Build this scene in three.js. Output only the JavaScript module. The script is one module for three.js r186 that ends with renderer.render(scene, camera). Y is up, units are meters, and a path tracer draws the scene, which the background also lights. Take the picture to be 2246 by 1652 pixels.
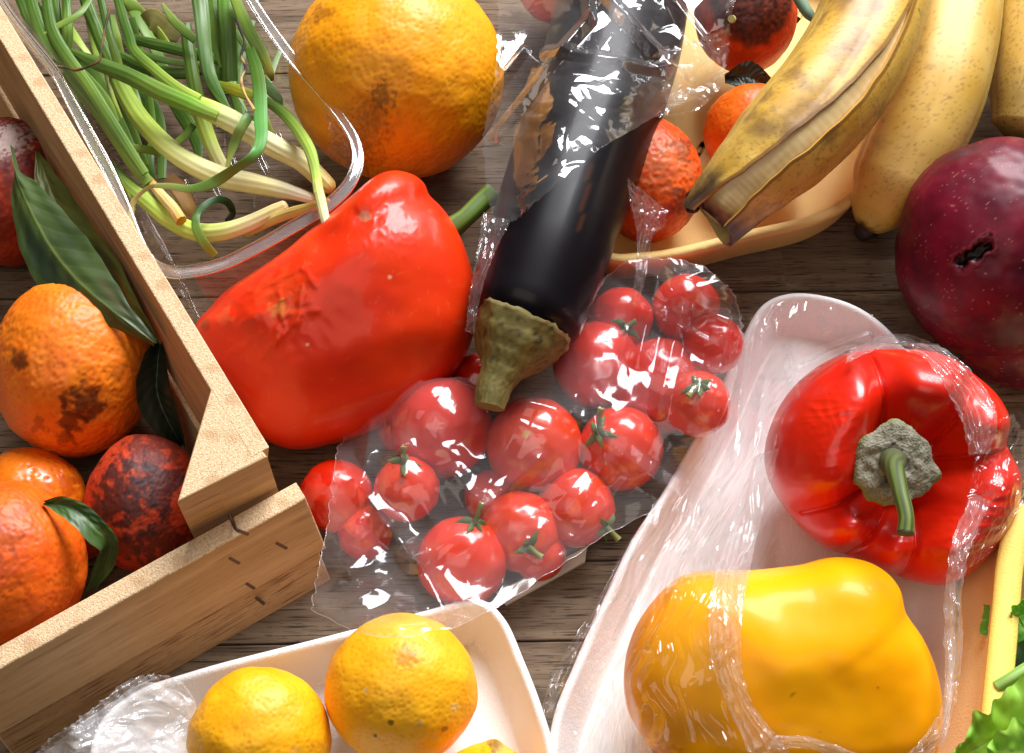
import * as THREE from 'three';
import { RectAreaLightUniformsLib } from 'three/addons/lights/RectAreaLightUniformsLib.js';
import { mergeGeometries } from 'three/addons/utils/BufferGeometryUtils.js';

// ------------------------------------------------------------------ camera, light, exposure
const V3 = (x, y, z) => new THREE.Vector3(x, y, z);
const FOV = 28, TILT = 29 * Math.PI / 180, DIST = 0.69;
const scene = new THREE.Scene();
const camera = new THREE.PerspectiveCamera(FOV, 1024 / 753, 0.05, 20);
const BACK = V3(0, Math.cos(TILT), Math.sin(TILT)), UP = V3(0, Math.sin(TILT), -Math.cos(TILT)), RIGHT = V3(1, 0, 0);
camera.position.copy(BACK).multiplyScalar(DIST);
camera.up.set(0, 0, -1); camera.lookAt(0, 0, 0);
const renderer = new THREE.WebGLRenderer({ antialias: true });
renderer.toneMapping = THREE.LinearToneMapping;
renderer.toneMappingExposure = 1.17;
renderer.shadowMap.enabled = true;
RectAreaLightUniformsLib.init();
scene.background = new THREE.Color().setRGB(0.022, 0.021, 0.02);
function softLamp(x, y, z, w, h, color, power) {
  const l = new THREE.RectAreaLight(color, power, w, h);
  l.position.set(x, y, z); l.lookAt(0, 0, 0); scene.add(l);
}
softLamp(0.64, 1.52, -1.5, 1.42, 1.12, 0xfbfbff, 21.5);       // the window beyond the top of the picture
softLamp(-0.25, 1.5, 0.6, 1.3, 1.0, 0xfff4ea, 1.35);         // the light wall behind the photographer

// ------------------------------------------------------------------ small maths
function rng(seed) { let s = seed >>> 0; return () => { s = s + 0x6D2B79F5 | 0; let t = Math.imul(s ^ s >>> 15, 1 | s); t = t + Math.imul(t ^ t >>> 7, 61 | t) ^ t; return ((t ^ t >>> 14) >>> 0) / 4294967296; }; }
const PERM = (() => { const r = rng(7), p = [...Array(256).keys()]; for (let i = 255; i > 0; i--) { const j = Math.floor(r() * (i + 1)); [p[i], p[j]] = [p[j], p[i]]; } const o = new Uint8Array(1024); for (let i = 0; i < 1024; i++) o[i] = p[i & 255]; return o; })();
const GR = (() => { const r = rng(11), g = new Float32Array(768); for (let i = 0; i < 256; i++) { const v = V3(r() - .5, r() - .5, r() - .5).normalize(); g.set([v.x, v.y, v.z], i * 3); } return g; })();
const RV = (() => { const r = rng(13), g = new Float32Array(1024); for (let i = 0; i < 1024; i++) g[i] = r(); return g; })();
const fade = (t) => t * t * t * (t * (t * 6 - 15) + 10), lerp = (a, b, t) => a + (b - a) * t, clamp = (x, a = 0, b = 1) => x < a ? a : x > b ? b : x;
const sstep = (a, b, x) => { const t = clamp((x - a) / (b - a)); return t * t * (3 - 2 * t); };
function n3(x, y, z) {
  const X = Math.floor(x), Y = Math.floor(y), Z = Math.floor(z); x -= X; y -= Y; z -= Z;
  const u = fade(x), v = fade(y), w = fade(z), a = X & 255, b = Y & 255, c = Z & 255;
  const g = (i, j, k) => { const h = PERM[PERM[PERM[a + i & 255] + (b + j & 255)] + (c + k & 255)] * 3; return GR[h] * (x - i) + GR[h + 1] * (y - j) + GR[h + 2] * (z - k); };
  return 1.6 * lerp(lerp(lerp(g(0, 0, 0), g(1, 0, 0), u), lerp(g(0, 1, 0), g(1, 1, 0), u), v), lerp(lerp(g(0, 0, 1), g(1, 0, 1), u), lerp(g(0, 1, 1), g(1, 1, 1), u), v), w);
}
function fbm(x, y, z, o = 4) { let s = 0, a = .5, t = 0; for (let i = 0; i < o; i++) { s += a * n3(x, y, z); t += a; a *= .5; x = x * 2.03 + 11.3; y = y * 2.03 + 5.7; z = z * 2.03 + 3.1; } return s / t; }
function worley(x, y, z) {
  const X = Math.floor(x), Y = Math.floor(y), Z = Math.floor(z); let f = 9;
  for (let i = -1; i < 2; i++) for (let j = -1; j < 2; j++) for (let k = -1; k < 2; k++) {
    const h = PERM[PERM[PERM[X + i & 255] + (Y + j & 255)] + (Z + k & 255)];
    const dx = X + i + RV[h] - x, dy = Y + j + RV[h + 256] - y, dz = Z + k + RV[h + 512] - z, d = dx * dx + dy * dy + dz * dz;
    if (d < f) f = d;
  }
  return Math.sqrt(f);
}
// a net of flat three-cornered facets: how thin film creases
function facet(x, y, seed = 0) {
  const s = (x + y) * .366; x += s; y += s;
  const i = Math.floor(x), j = Math.floor(y), u = x - i, v = y - j, h = (a, b) => RV[PERM[PERM[i + a & 255] + (j + b + seed * 37 & 255)] + 256];
  return u > v ? h(0, 0) + u * (h(1, 0) - h(0, 0)) + v * (h(1, 1) - h(1, 0)) : h(0, 0) + v * (h(0, 1) - h(0, 0)) + u * (h(1, 1) - h(0, 1));
}
const C = (hex) => { const c = new THREE.Color(hex); return [c.r, c.g, c.b]; };
const mix = (a, b, t) => [lerp(a[0], b[0], t), lerp(a[1], b[1], t), lerp(a[2], b[2], t)];
const ramp = (arr, t) => { t = clamp(t) * (arr.length - 1); const i = Math.min(arr.length - 2, Math.floor(t)), f = t - i, s = typeof arr[0] === 'number'; return s ? lerp(arr[i], arr[i + 1], f * f * (3 - 2 * f) * .5 + f * .5) : mix(arr[i], arr[i + 1], f); };

// picture measure: the photograph taken as 2246 x 1652 units
const K = 2 * Math.tan(FOV / 2 * Math.PI / 180) / 1652;
const ray = (dx, dy) => V3(0, 0, 0).addScaledVector(RIGHT, (dx - 1123) * K).addScaledVector(UP, -(dy - 826) * K).sub(BACK);
function at(dx, dy, y) { const r = ray(dx, dy); return r.multiplyScalar((y - camera.position.y) / r.y).add(camera.position); }
const depth = (p) => (camera.position.x - p.x) * BACK.x + (camera.position.y - p.y) * BACK.y + (camera.position.z - p.z) * BACK.z;
const unit = (p) => depth(p) * K;
const D = (x, y, mm) => at(x, y, mm / 1000);

// ------------------------------------------------------------------ names and entries
const used = {};
function numbered(n) { used[n] = (used[n] ?? -1) + 1; return used[n] ? n + '_' + String(used[n]).padStart(3, '0') : n; }
function tag(o, label, category, group) { o.name = numbered(o.name); o.userData.label = label; o.userData.category = category; if (group) o.userData.group = group; scene.add(o); return o; }
function thing(name, label, category, pos, group) { const g = new THREE.Group(); g.name = name; if (pos) g.position.copy(pos); return tag(g, label, category, group); }
function mesh(name, geo, mat, parent) {
  const m = new THREE.Mesh(geo, mat); m.name = name; m.castShadow = m.receiveShadow = true;
  if (parent) { parent.updateMatrixWorld(true); const p = parent.getWorldPosition(V3()); if (!m.geometry.userData.local) m.position.sub(p); parent.add(m); }
  return m;
}
function based(o) { // set a one-mesh thing's origin at its base
  o.geometry.computeBoundingBox(); const b = o.geometry.boundingBox, c = V3((b.min.x + b.max.x) / 2, b.min.y, (b.min.z + b.max.z) / 2);
  o.geometry.translate(-c.x, -c.y, -c.z); o.position.add(c); return o;
}
const centre = (g) => { g.computeBoundingBox(); const b = g.boundingBox; return V3((b.min.x + b.max.x) / 2, b.min.y, (b.min.z + b.max.z) / 2); };
const std = (o) => new THREE.MeshStandardMaterial({ roughness: .5, ...o });
const phys = (o) => new THREE.MeshPhysicalMaterial({ roughness: .5, ...o });

// ------------------------------------------------------------------ solids
const cubes = {};
function cubeSphere(N) {
  if (cubes[N]) return cubes[N];
  const key = new Map(), dirs = [], index = [], t = (i) => Math.tan((2 * i / N - 1) * Math.PI / 4);
  const vert = (a, b, c) => { const k = (a * (N + 1) + b) * (N + 1) + c; let n = key.get(k); if (n === undefined) { n = dirs.length / 3; key.set(k, n); const v = V3(t(a), t(b), t(c)).normalize(); dirs.push(v.x, v.y, v.z); } return n; };
  for (let f = 0; f < 6; f++) for (let i = 0; i < N; i++) for (let j = 0; j < N; j++) {
    const q = (u, v) => { const w = f & 1 ? N : 0; return f < 2 ? vert(w, u, v) : f < 4 ? vert(v, w, u) : vert(u, v, w); };
    const a = q(i, j), b = q(i + 1, j), c = q(i + 1, j + 1), d = q(i, j + 1);
    if (f & 1) index.push(a, b, c, a, c, d); else index.push(a, c, b, a, d, c);
  }
  return cubes[N] = { dirs: new Float32Array(dirs), index };
}
// a fruit: c = picture place, r = half sizes across, up and towards the lens, y0 = height of what it rests on
function solidGeo(o) {
  const { dirs, index } = cubeSphere(o.N ?? 60), n = dirs.length / 3, [rx, ry, rz = (rx + ry) / 2] = o.r, rot = (o.rot ?? 0) * Math.PI / 180, cr = Math.cos(rot), sr = Math.sin(rot);
  let P = at(o.c[0], o.c[1], o.y0 ?? 0), s = unit(P);
  for (let i = 0; i < 4; i++) { P = at(o.c[0], o.c[1], o.yc ?? (o.y0 ?? 0) + Math.hypot(rz * BACK.y, ry * UP.y) * s * (o.sink ?? 1)); s = unit(P); }
  const pos = new Float32Array(n * 3), col = new Float32Array(n * 3), d = V3(0, 0, 0), w = V3(0, 0, 0);
  for (let i = 0; i < n; i++) {
    d.set(dirs[i * 3], dirs[i * 3 + 1], dirs[i * 3 + 2]);
    let qx, qy, qz;
    if (o.outline) { const f = Math.atan2(d.y, d.x), pl = Math.pow(Math.hypot(d.x, d.y), o.box ?? .85), rr = o.outline(f) * pl; qx = Math.cos(f) * rr; qy = Math.sin(f) * rr; qz = Math.sign(d.z) * Math.pow(Math.abs(d.z), o.box ?? .85) * rz; }
    else { const m = o.shape ? o.shape(d) : 1; qx = d.x * rx * m; qy = d.y * ry * m; qz = d.z * rz * m; [qx, qy] = [qx * cr - qy * sr, qx * sr + qy * cr]; }
    const ix = o.c[0] + qx, iy = o.c[1] - qy;
    if (o.lift) qz += o.lift(ix, iy, d) * sstep(-.1, .35, d.z);
    const e = o.disp ? o.disp(qx, qy, qz, d, ix, iy) : 0;
    w.set(0, 0, 0).addScaledVector(RIGHT, qx * s + d.x * e).addScaledVector(UP, qy * s + d.y * e).addScaledVector(BACK, qz * s + d.z * e);
    pos[i * 3] = P.x + w.x; pos[i * 3 + 1] = P.y + w.y; pos[i * 3 + 2] = P.z + w.z;
    const k = o.col(d, ix, iy, qx, qy, qz); col[i * 3] = k[0]; col[i * 3 + 1] = k[1]; col[i * 3 + 2] = k[2];
  }
  const g = new THREE.BufferGeometry();
  g.setAttribute('position', new THREE.BufferAttribute(pos, 3)); g.setAttribute('color', new THREE.BufferAttribute(col, 3)); g.setIndex(index); g.computeVertexNormals();
  g.userData.P = P; g.userData.s = s;
  return g;
}
function spots(list, base, d, ix, iy, seed) { // blotches of mould and bruising, each a place, a size and a tone
  if (d.z < -.05) return base;
  for (const [x, y, r, c, a = 1, na = .55, f = .05] of list) {
    const dist = Math.hypot(ix - x, iy - y) / r; if (dist > 2) continue;
    const m = sstep(1.1, .55, dist + na * fbm(ix * f, iy * f, seed, 4) * 1.6) * a;
    if (m > 0) base = mix(base, c, m);
  }
  return base;
}
function polar(points, c) { // outline given as picture points around c
  const a = points.map(([x, y]) => [Math.atan2(-(y - c[1]), x - c[0]), Math.hypot(x - c[0], y - c[1])]).sort((p, q) => p[0] - q[0]), n = a.length;
  return (f) => {
    let i = a.findIndex((p) => p[0] > f); if (i < 0) i = n;
    const g = (k) => { const m = ((k % n) + n) % n, turn = Math.floor(k / n); return [a[m][0] + turn * 2 * Math.PI, a[m][1]]; };
    const [p0, p1, p2, p3] = [g(i - 2), g(i - 1), g(i), g(i + 1)], t = (f - p1[0]) / (p2[0] - p1[0]), h = p2[0] - p1[0];
    const m1 = (p2[1] - p0[1]) / (p2[0] - p0[0]) * h, m2 = (p3[1] - p1[1]) / (p3[0] - p1[0]) * h, t2 = t * t, t3 = t2 * t;
    return (2 * t3 - 3 * t2 + 1) * p1[1] + (t3 - 2 * t2 + t) * m1 + (-2 * t3 + 3 * t2) * p2[1] + (t3 - t2) * m2;
  };
}
// a body swept along a path; w = half width, h = half height (picture units) as numbers, lists along the path or functions of (t, angle)
function sweep(path, o) {
  const curve = new THREE.CatmullRomCurve3(path, false, 'centripetal'), n = o.n ?? 60, m = o.m ?? 14, pos = [], col = [], index = [];
  const val = (f, t, a, def) => f === undefined ? def : typeof f === 'function' ? f(t, a) : Array.isArray(f) ? ramp(f, t) : f;
  const a0 = o.a0 ?? 0, a1 = o.a1 ?? 2 * Math.PI, open = o.a0 !== undefined, mm = open ? m + 1 : m;
  const S = V3(0, 0, 0), N = V3(0, 0, 0), p = V3(0, 0, 0);
  for (let i = 0; i <= n; i++) {
    let t = i / n; if (o.round) t = .5 - .5 * Math.cos(Math.PI * t) * (1 - .35 * (1 - Math.abs(Math.cos(Math.PI * t))));
    const c = curve.getPoint(t), T = curve.getTangent(t), un = unit(c);
    S.crossVectors(T, BACK).normalize(); N.crossVectors(S, T).normalize();
    const tw = val(o.twist, t, 0, 0), cs = Math.cos(tw), sn = Math.sin(tw);
    let e = 1; if (o.round) { const r0 = o.round; e = Math.sqrt(clamp(1 - Math.pow(1 - clamp(t / r0), 2))) * Math.sqrt(clamp(1 - Math.pow(1 - clamp((1 - t) / r0), 2))); }
    for (let j = 0; j < mm; j++) {
      const a = a0 + (a1 - a0) * j / m, w = val(o.w, t, a, 10) * e * un, h = o.h === undefined ? w : val(o.h, t, a, 10) * e * un;
      const x = Math.cos(a) * w, y = Math.sin(a) * h, X = x * cs - y * sn, Y = x * sn + y * cs;
      p.copy(c).addScaledVector(S, X).addScaledVector(N, Y);
      if (o.shift) p.addScaledVector(T, o.shift(t, a) * un);
      pos.push(p.x, p.y, p.z); const k = o.col ? o.col(t, a, p) : [1, 1, 1]; col.push(k[0], k[1], k[2]);
    }
  }
  for (let i = 0; i < n; i++) for (let j = 0; j < (open ? m : m); j++) {
    const a = i * mm + j, b = i * mm + (j + 1) % mm, c = a + mm, d = b + mm; if (open && j === m) continue;
    index.push(a, b, c, b, d, c);
  }
  if (!open && !o.noCap) for (const [row, t, fl] of [[0, 0, 1], [n, 1, 0]]) {
    const c = curve.getPoint(t), k = pos.length / 3, q = o.capCol ? o.capCol(t) : col.slice(row * mm * 3, row * mm * 3 + 3), st = k + 1;
    pos.push(c.x, c.y, c.z); col.push(...q);
    for (let j = 0; j < mm; j++) { const b = (row * mm + j) * 3; pos.push(pos[b], pos[b + 1], pos[b + 2]); col.push(...q); }
    for (let j = 0; j < mm; j++) { const x = st + j, y = st + (j + 1) % mm; fl ? index.push(k, y, x) : index.push(k, x, y); }
  }
  const g = new THREE.BufferGeometry();
  g.setAttribute('position', new THREE.Float32BufferAttribute(pos, 3)); g.setAttribute('color', new THREE.Float32BufferAttribute(col, 3)); g.setIndex(index); g.computeVertexNormals();
  return g;
}
function grid(nu, nv, f, color) { // a sheet of f(u, v) -> point
  const pos = [], col = [], index = [];
  for (let j = 0; j <= nv; j++) for (let i = 0; i <= nu; i++) { const p = f(i / nu, j / nv); pos.push(p.x, p.y, p.z); if (color) col.push(...color(i / nu, j / nv, p)); }
  for (let j = 0; j < nv; j++) for (let i = 0; i < nu; i++) { const a = j * (nu + 1) + i, b = a + nu + 1; index.push(a, b, a + 1, a + 1, b, b + 1); }
  const g = new THREE.BufferGeometry(); g.setAttribute('position', new THREE.Float32BufferAttribute(pos, 3));
  if (color) g.setAttribute('color', new THREE.Float32BufferAttribute(col, 3));
  g.setIndex(index); g.computeVertexNormals(); return g;
}
function extrude(points, depthM, bevel = .0005) {
  const s = new THREE.Shape(points.map(([x, y]) => new THREE.Vector2(x, y)));
  return new THREE.ExtrudeGeometry(s, { depth: depthM, bevelEnabled: bevel > 0, bevelSize: bevel, bevelThickness: bevel, bevelSegments: 2, bevelOffset: -bevel });
}
// ------------------------------------------------------------------ wood textures
function texture(w, h, f, srgb) {
  const d = new Uint8Array(w * h * 4);
  for (let y = 0; y < h; y++) for (let x = 0; x < w; x++) { const c = f(x, y), i = (y * w + x) * 4; d[i] = clamp(c[0]) * 255; d[i + 1] = clamp(c[1]) * 255; d[i + 2] = clamp(c[2]) * 255; d[i + 3] = 255; }
  const t = new THREE.DataTexture(d, w, h); t.wrapS = t.wrapT = THREE.RepeatWrapping; t.magFilter = THREE.LinearFilter; t.minFilter = THREE.LinearFilter; if (srgb) t.colorSpace = THREE.SRGBColorSpace; t.needsUpdate = true; return t;
}
const hexs = (h) => [1, 3, 5].map((i) => parseInt(h.slice(i, i + 2), 16) / 255);
function woodGrain(u, v, seed, fine) { // u along, v across, metres
  const warp = fbm(u * 9, v * 30, seed, 3) * .004, ring = fbm(u * 4, (v + warp) * 190, seed + 5, 3), hair = n3(u * 60, v * 1500, seed + 9), pore = n3(u * 160, v * 2600 * fine, seed + 2);
  return [ring, hair, pore];
}
function woodMaps(w, h, lu, lv, seed, pal, wear) {
  const bump = new Float32Array(w * h);
  const map = texture(w, h, (x, y) => {
    const u = x / w * lu, v = y / h * lv, [r, hr, po] = woodGrain(u, v, seed, 1);
    let c = mix(pal[0], pal[1], sstep(-.5, .6, r)); c = mix(c, pal[2], sstep(.15, .7, hr) * wear * .7);
    const crack = sstep(.5, .62, n3(u * 14, v * 420, seed + 20)) * sstep(.1, .4, n3(u * 6, v * 25, seed + 30)); c = mix(c, pal[2], crack * wear);
    const blot = fbm(u * 22, v * 40, seed + 40, 4); c = mix(c, pal[3], sstep(.12, .5, blot) * .6);
    if (po > .45) c = mix(c, pal[2], .35 * wear); c = mix(c, mix(pal[2], pal[3], .35), sstep(.3, .62, n3(u * 5, v * 62, seed + 60)) * sstep(-.3, .3, n3(u * 12, v * 12, seed + 66)) * .6);
    bump[y * w + x] = .55 - .25 * sstep(.1, .7, hr) - .5 * crack + .15 * r;
    return c;
  }, true);
  return { map, bumpMap: texture(w, h, (x, y) => { const b = bump[y * w + x]; return [b, b, b]; }) };
}
const tableMaps = [1, 2].map((s) => { const m = woodMaps(2048, 512, .5, .125, s * 17, ['#6a5846', '#86735f', '#231b15', '#544436'].map(hexs), 1); m.map.repeat.set(2, 8); m.bumpMap.repeat.set(2, 8); return m; });
const tableMats = tableMaps.map((m) => phys({ ...m, bumpScale: .0007, roughness: .85, specularIntensity: .4 }));
const crateMaps = woodMaps(1024, 512, .25, .125, 71, ['#c39c6c', '#d8b485', '#84603c', '#cda878'].map(hexs), .45); crateMaps.map.repeat.set(4, 8); crateMaps.bumpMap.repeat.set(4, 8);
const crateMat = std({ ...crateMaps, bumpScale: .00025, roughness: .62 });
const wornMaps = woodMaps(1024, 512, .25, .125, 131, ['#b98d5c', '#d0a878', '#5e3c22', '#a87a4c'].map(hexs), .95); wornMaps.map.repeat.set(4, 8); wornMaps.bumpMap.repeat.set(4, 8);
const wornMat = std({ ...wornMaps, bumpScale: .0004, roughness: .68 });
const speckMap = texture(512, 512, (x, y) => { const u = x * .12, v = y * .12, a = n3(u, v, 3), b = n3(u * .12, v * .12, 8), c = worley(u * .5, v * .5, 2); let k = mix(hexs('#e2c59e'), hexs('#cfac80'), sstep(-.4, .5, a)); k = mix(k, hexs('#9a7650'), sstep(.24, .08, c) * .7); return mix(k, hexs('#b48c60'), sstep(.1, .5, b) * .5); }, true);
speckMap.repeat.set(16, 16);
const speckBump = texture(512, 512, (x, y) => { const a = .5 + .5 * n3(x * .2, y * .2, 5); return [a, a, a]; }); speckBump.repeat.set(16, 16);
const speckMat = std({ map: speckMap, bumpMap: speckBump, bumpScale: .0003, roughness: .75 });

// ------------------------------------------------------------------ the table: planks that run across the picture
const table = new THREE.Group(); table.name = 'table_top'; table.userData.kind = 'structure'; table.userData.label = 'weathered brown wooden table top of wide planks'; scene.add(table);
{
  const zs = at(1286, 1231, 0).z, zc = at(1253, 1406, 0).z, W = .135;
  const list = []; let z = zs; while (z > -.5) { list.push([z - W, z]); z -= W; }
  list.push([zs, zc]); z = zc; while (z < .45) { list.push([z, z + W]); z += W; }
  list.forEach(([a, b], i) => {
    const gap = .0004, w = b - a - gap * 2, g = extrude([[-.55, 0], [.55, 0], [.55, w], [-.55, w]], .02, .0008), uv = g.attributes.uv, off = i * .37;
    for (let k = 0; k < uv.count; k++) uv.setXY(k, uv.getX(k) + off, uv.getY(k) + off * .61);
    g.rotateX(-Math.PI / 2); g.translate(0, -.0208, b - gap); g.rotateY(.012);
    mesh(i ? 'plank_' + String(i).padStart(3, '0') : 'plank', g, tableMats[i % 2], table);
  });
  mesh('table_frame', new THREE.BoxGeometry(1.1, .02, .95).translate(0, -.034, -.02), std({ color: 0x1c1511 }), table);
}

// ------------------------------------------------------------------ the crate on the left
const TOP = .083, ENDTOP = .055;
const crate = thing('wooden_crate', 'pale wooden fruit crate at the left with stapled end boards and oranges inside', 'crate', at(200, 900, 0));
const flat = (p) => new THREE.Vector2(p.x, p.z);
function board(name, A, B, y0, y1, thick, mats, side = 1, lean = 0, pivot = TOP) { // an upright board whose outer top edge runs from A to B
  const d = V3(B.x - A.x, 0, B.z - A.z), L = d.length(), g = extrude([[0, y0], [L, y0], [L, y1], [0, y1]], thick, .0006);
  g.applyMatrix4(new THREE.Matrix4().makeBasis(d.normalize(), V3(0, 1, 0), V3(-d.z * 1, 0, d.x).multiplyScalar(side)).setPosition(A.x, 0, A.z));
  if (lean) { const p = g.attributes.position, o = V3(-d.z, 0, d.x).multiplyScalar(side * lean); for (let i = 0; i < p.count; i++) { const k = pivot - p.getY(i); p.setX(i, p.getX(i) + o.x * k); p.setZ(i, p.getZ(i) + o.z * k); } }
  if (side < 0 || true) { const m = new THREE.Matrix4().makeBasis(d, V3(0, 1, 0), V3(-d.z, 0, d.x).multiplyScalar(side)); if (m.determinant() < 0) { const ix = g.index; const p = g.toNonIndexed ? g : g; for (const k of ['position', 'uv', 'normal']) { const at_ = p.attributes[k], s = at_.itemSize, a = at_.array; for (let i = 0; i < a.length; i += 3 * s) for (let q = 0; q < s; q++) { const t = a[i + s + q]; a[i + s + q] = a[i + 2 * s + q]; a[i + 2 * s + q] = t; } } } }
  g.computeVertexNormals();
  return mesh(name, g, mats, crate);
}
{
  const A = at(-77, -110, TOP), B = at(588, 982, TOP);
  const inward = V3(-(B.z - A.z), 0, B.x - A.x).normalize();
  board('side_board', A, B, TOP - .036, TOP, .0068, [crateMat, speckMat], 1, .22);
  board('side_board_001', A, B, .012, TOP - .042, .0068, [crateMat, speckMat], 1, .22);
  const E0 = at(-90, 1513, ENDTOP), E1 = at(669, 1090, ENDTOP);
  board('end_board', E0, E1, ENDTOP - .0325, ENDTOP, .0072, [crateMat, speckMat], -1, -.3, ENDTOP);
  const back = V3(-(E1.z - E0.z), 0, E1.x - E0.x).normalize(); if (back.z > 0) back.negate();
  board('end_board_001', E0.clone().addScaledVector(back, .0026), at(655, 1097, ENDTOP).addScaledVector(back, .0026), .0, ENDTOP - .0345, .0066, [wornMat, speckMat], -1, -.3, ENDTOP);
  const d1 = A.clone().sub(B).setY(0).normalize(), d2 = E0.clone().sub(E1).setY(0).normalize(), F = A.clone().addScaledVector(d1, .03).setY(0), H = F.clone().addScaledVector(d2, .27), J = E1.clone().setY(0).addScaledVector(d2, .3);
  board('end_board_002', H, F, ENDTOP - .034, ENDTOP + .012, .007, [crateMat, speckMat], -1); board('end_board_003', H, F, 0, ENDTOP - .036, .007, [crateMat, speckMat], -1);
  board('side_board_002', H, J, .03, TOP, .0068, [crateMat, speckMat], -1); board('side_board_003', H, J, 0, .028, .0068, [crateMat, speckMat], -1);
  // the three-cornered corner post
  const tri = [at(468, 833, TOP), at(388, 1101, TOP), at(586, 1002, TOP)].map(flat), c = tri.reduce((s, p) => s.add(p), new THREE.Vector2()).divideScalar(3);
  const pg = extrude(tri.map((p) => [p.x - c.x, -(p.y - c.y)]), TOP - .004, .0009); pg.rotateX(-Math.PI / 2); pg.translate(c.x, .003, c.y);
  const post = mesh('corner_post', pg, [speckMat, crateMat], crate);
  // staples
  const wire = std({ color: 0x6b5242, roughness: .4, metalness: .55 });
  const n = V3((E1.z - E0.z), 0, -(E1.x - E0.x)).normalize(); if (n.z < 0) n.negate(); n.y = .3; n.normalize();
  const onFace = (dx, dy) => { const r = ray(dx, dy), t = (E1.clone().addScaledVector(n, .0005).sub(camera.position)).dot(n) / r.dot(n); return r.multiplyScalar(t).add(camera.position); };
  const staple = (pts, k) => { const g = sweep(pts, { w: 4.2, h: 1.8, n: 16, m: 8 }); mesh(k ? 'staple_' + String(k).padStart(3, '0') : 'staple', g, wire, crate); };
  [[605, 1190, 629, 1203], [502, 1223, 525, 1236], [539, 1279, 558, 1291], [562, 1311, 579, 1325]].forEach(([a, b, c2, d], i) => { const p = onFace(a, b), q = onFace(c2, d); staple([p, p.clone().lerp(q, .5), q], i); });
  staple([at(503, 1128, ENDTOP + .0015), at(512, 1150, ENDTOP + .001), onFace(519, 1162), onFace(545, 1172)], 4);
}
// ------------------------------------------------------------------ citrus
const pal = { orange: [C('#e6640a'), C('#f58a1c')], deep: [C('#d2440a'), C('#ea6414')], grape: [C('#f59606'), C('#ffae16')], lemon: [C('#fba808'), C('#ffbe20')] };
const peelMat = phys({ vertexColors: true, roughness: .46, specularIntensity: .7, clearcoat: .08, clearcoatRoughness: .4 }), dullPeel = phys({ vertexColors: true, roughness: .62 });
function citrus(name, label, cat, o, group) {
  const seed = o.seed ?? 1, pf = 1 / (o.pore ?? 12), [c1, c2] = o.pal, dep = o.dep ?? .00034;
  const g = solidGeo({
    ...o,
    disp: (x, y, z, d, ix, iy) => {
      const w = worley(x * pf + seed * 9, y * pf, z * pf), lump = fbm(x * .012 + seed, y * .012, z * .012, 2);
      let e = -dep * .6 * Math.exp(-Math.pow(w / .4, 2)) + dep * .28 * n3(x * pf * .7 + seed, y * pf * .7, z * pf * .7) + lump * .0012 * (o.lump ?? 1);
      if (o.wrinkle) { const q = 1 - Math.abs(n3(x * .05, y * .05, z * .05 + seed)) * 2; e += o.wrinkle * q * .00022; }
      for (const [sx, sy, sr, sd] of o.dents ?? []) e -= d.z > 0 ? sd * Math.exp(-(Math.pow(ix - sx, 2) + Math.pow(iy - sy, 2)) / (sr * sr)) : 0;
      return e;
    },
    col: (d, ix, iy, x, y, z) => {
      const f = fbm(x * .02 + seed * 3, y * .02, z * .02, 3), w = worley(x * pf + seed * 9, y * pf, z * pf);
      let k = mix(c1, c2, clamp(.5 + f * .6 + n3(x * .15, y * .15, z * .15) * .2));
      k = mix(k, c1.map((v) => v * .7), Math.exp(-Math.pow(w / .25, 2)) * .5);
      if (o.over) k = o.over(k, d, ix, iy, x, y, z);
      return spots(o.spots ?? [], k, d, ix, iy, seed * 7);
    },
  });
  const m = mesh(name, g, o.mat ?? peelMat); based(m); return tag(m, label, cat, group);
}
const brown = C('#5a2408'), dark = C('#2c0f08'), rust = C('#8c3a0c');
const grapefruit = citrus('grapefruit', 'large yellow-orange grapefruit with a grey bruise beside the clear punnet', 'grapefruit', {
  c: [870, 165], r: [235, 230], N: 124, pal: pal.grape, seed: 2, pore: 11, dep: .0004,
  spots: [[858, 252, 28, C('#6b4a1a'), .6, .8, .09], [838, 285, 36, C('#7a531c'), .4, 1.0, .09], [815, 318, 48, C('#8a5a1e'), .35, 1.2, .12], [790, 340, 45, C('#6f4a1c'), .42, 1.3, .14], [825, 300, 70, C('#a8681c'), .25, .8], [725, 62, 26, C('#9a5a10'), .6, .7]],
});
citrus('orange', 'biggest orange in the crate, with brown bruises, under the green leaf', 'orange', {
  c: [165, 803], r: [174, 200], N: 96, y0: .006, pal: pal.orange, seed: 3, pore: 12, wrinkle: .8, dep: .00045, shape: (d) => 1 + .03 * d.x * d.y - .05 * Math.max(0, d.x) * Math.max(0, d.y),
  spots: [[97, 792, 25, brown, .8, .5], [228, 880, 42, brown, .9, .6], [196, 920, 30, brown, .85, .7], [178, 955, 22, brown, .6, .7], [60, 940, 55, C('#b58a5a'), .35, 1.2, .09], [130, 930, 18, brown, .45, .9], [290, 810, 18, brown, .4, .8]],
});
citrus('orange', 'dark red orange with white mould at the top left inside the crate', 'orange', {
  c: [18, 420], r: [122, 162], N: 76, y0: .004, pal: [C('#8e1d08'), C('#b83a10')], seed: 5, pore: 11, wrinkle: 1.2, mat: dullPeel,
  spots: [[40, 330, 75, C('#5a130c'), .9, .6], [52, 322, 46, C('#b9a79a'), .6, 1.2, .12], [5, 315, 22, C('#3a2412'), .9, .5], [95, 400, 60, C('#6b1a0c'), .8, .7], [30, 500, 40, C('#6b1a0c'), .5, .7]],
});
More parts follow.
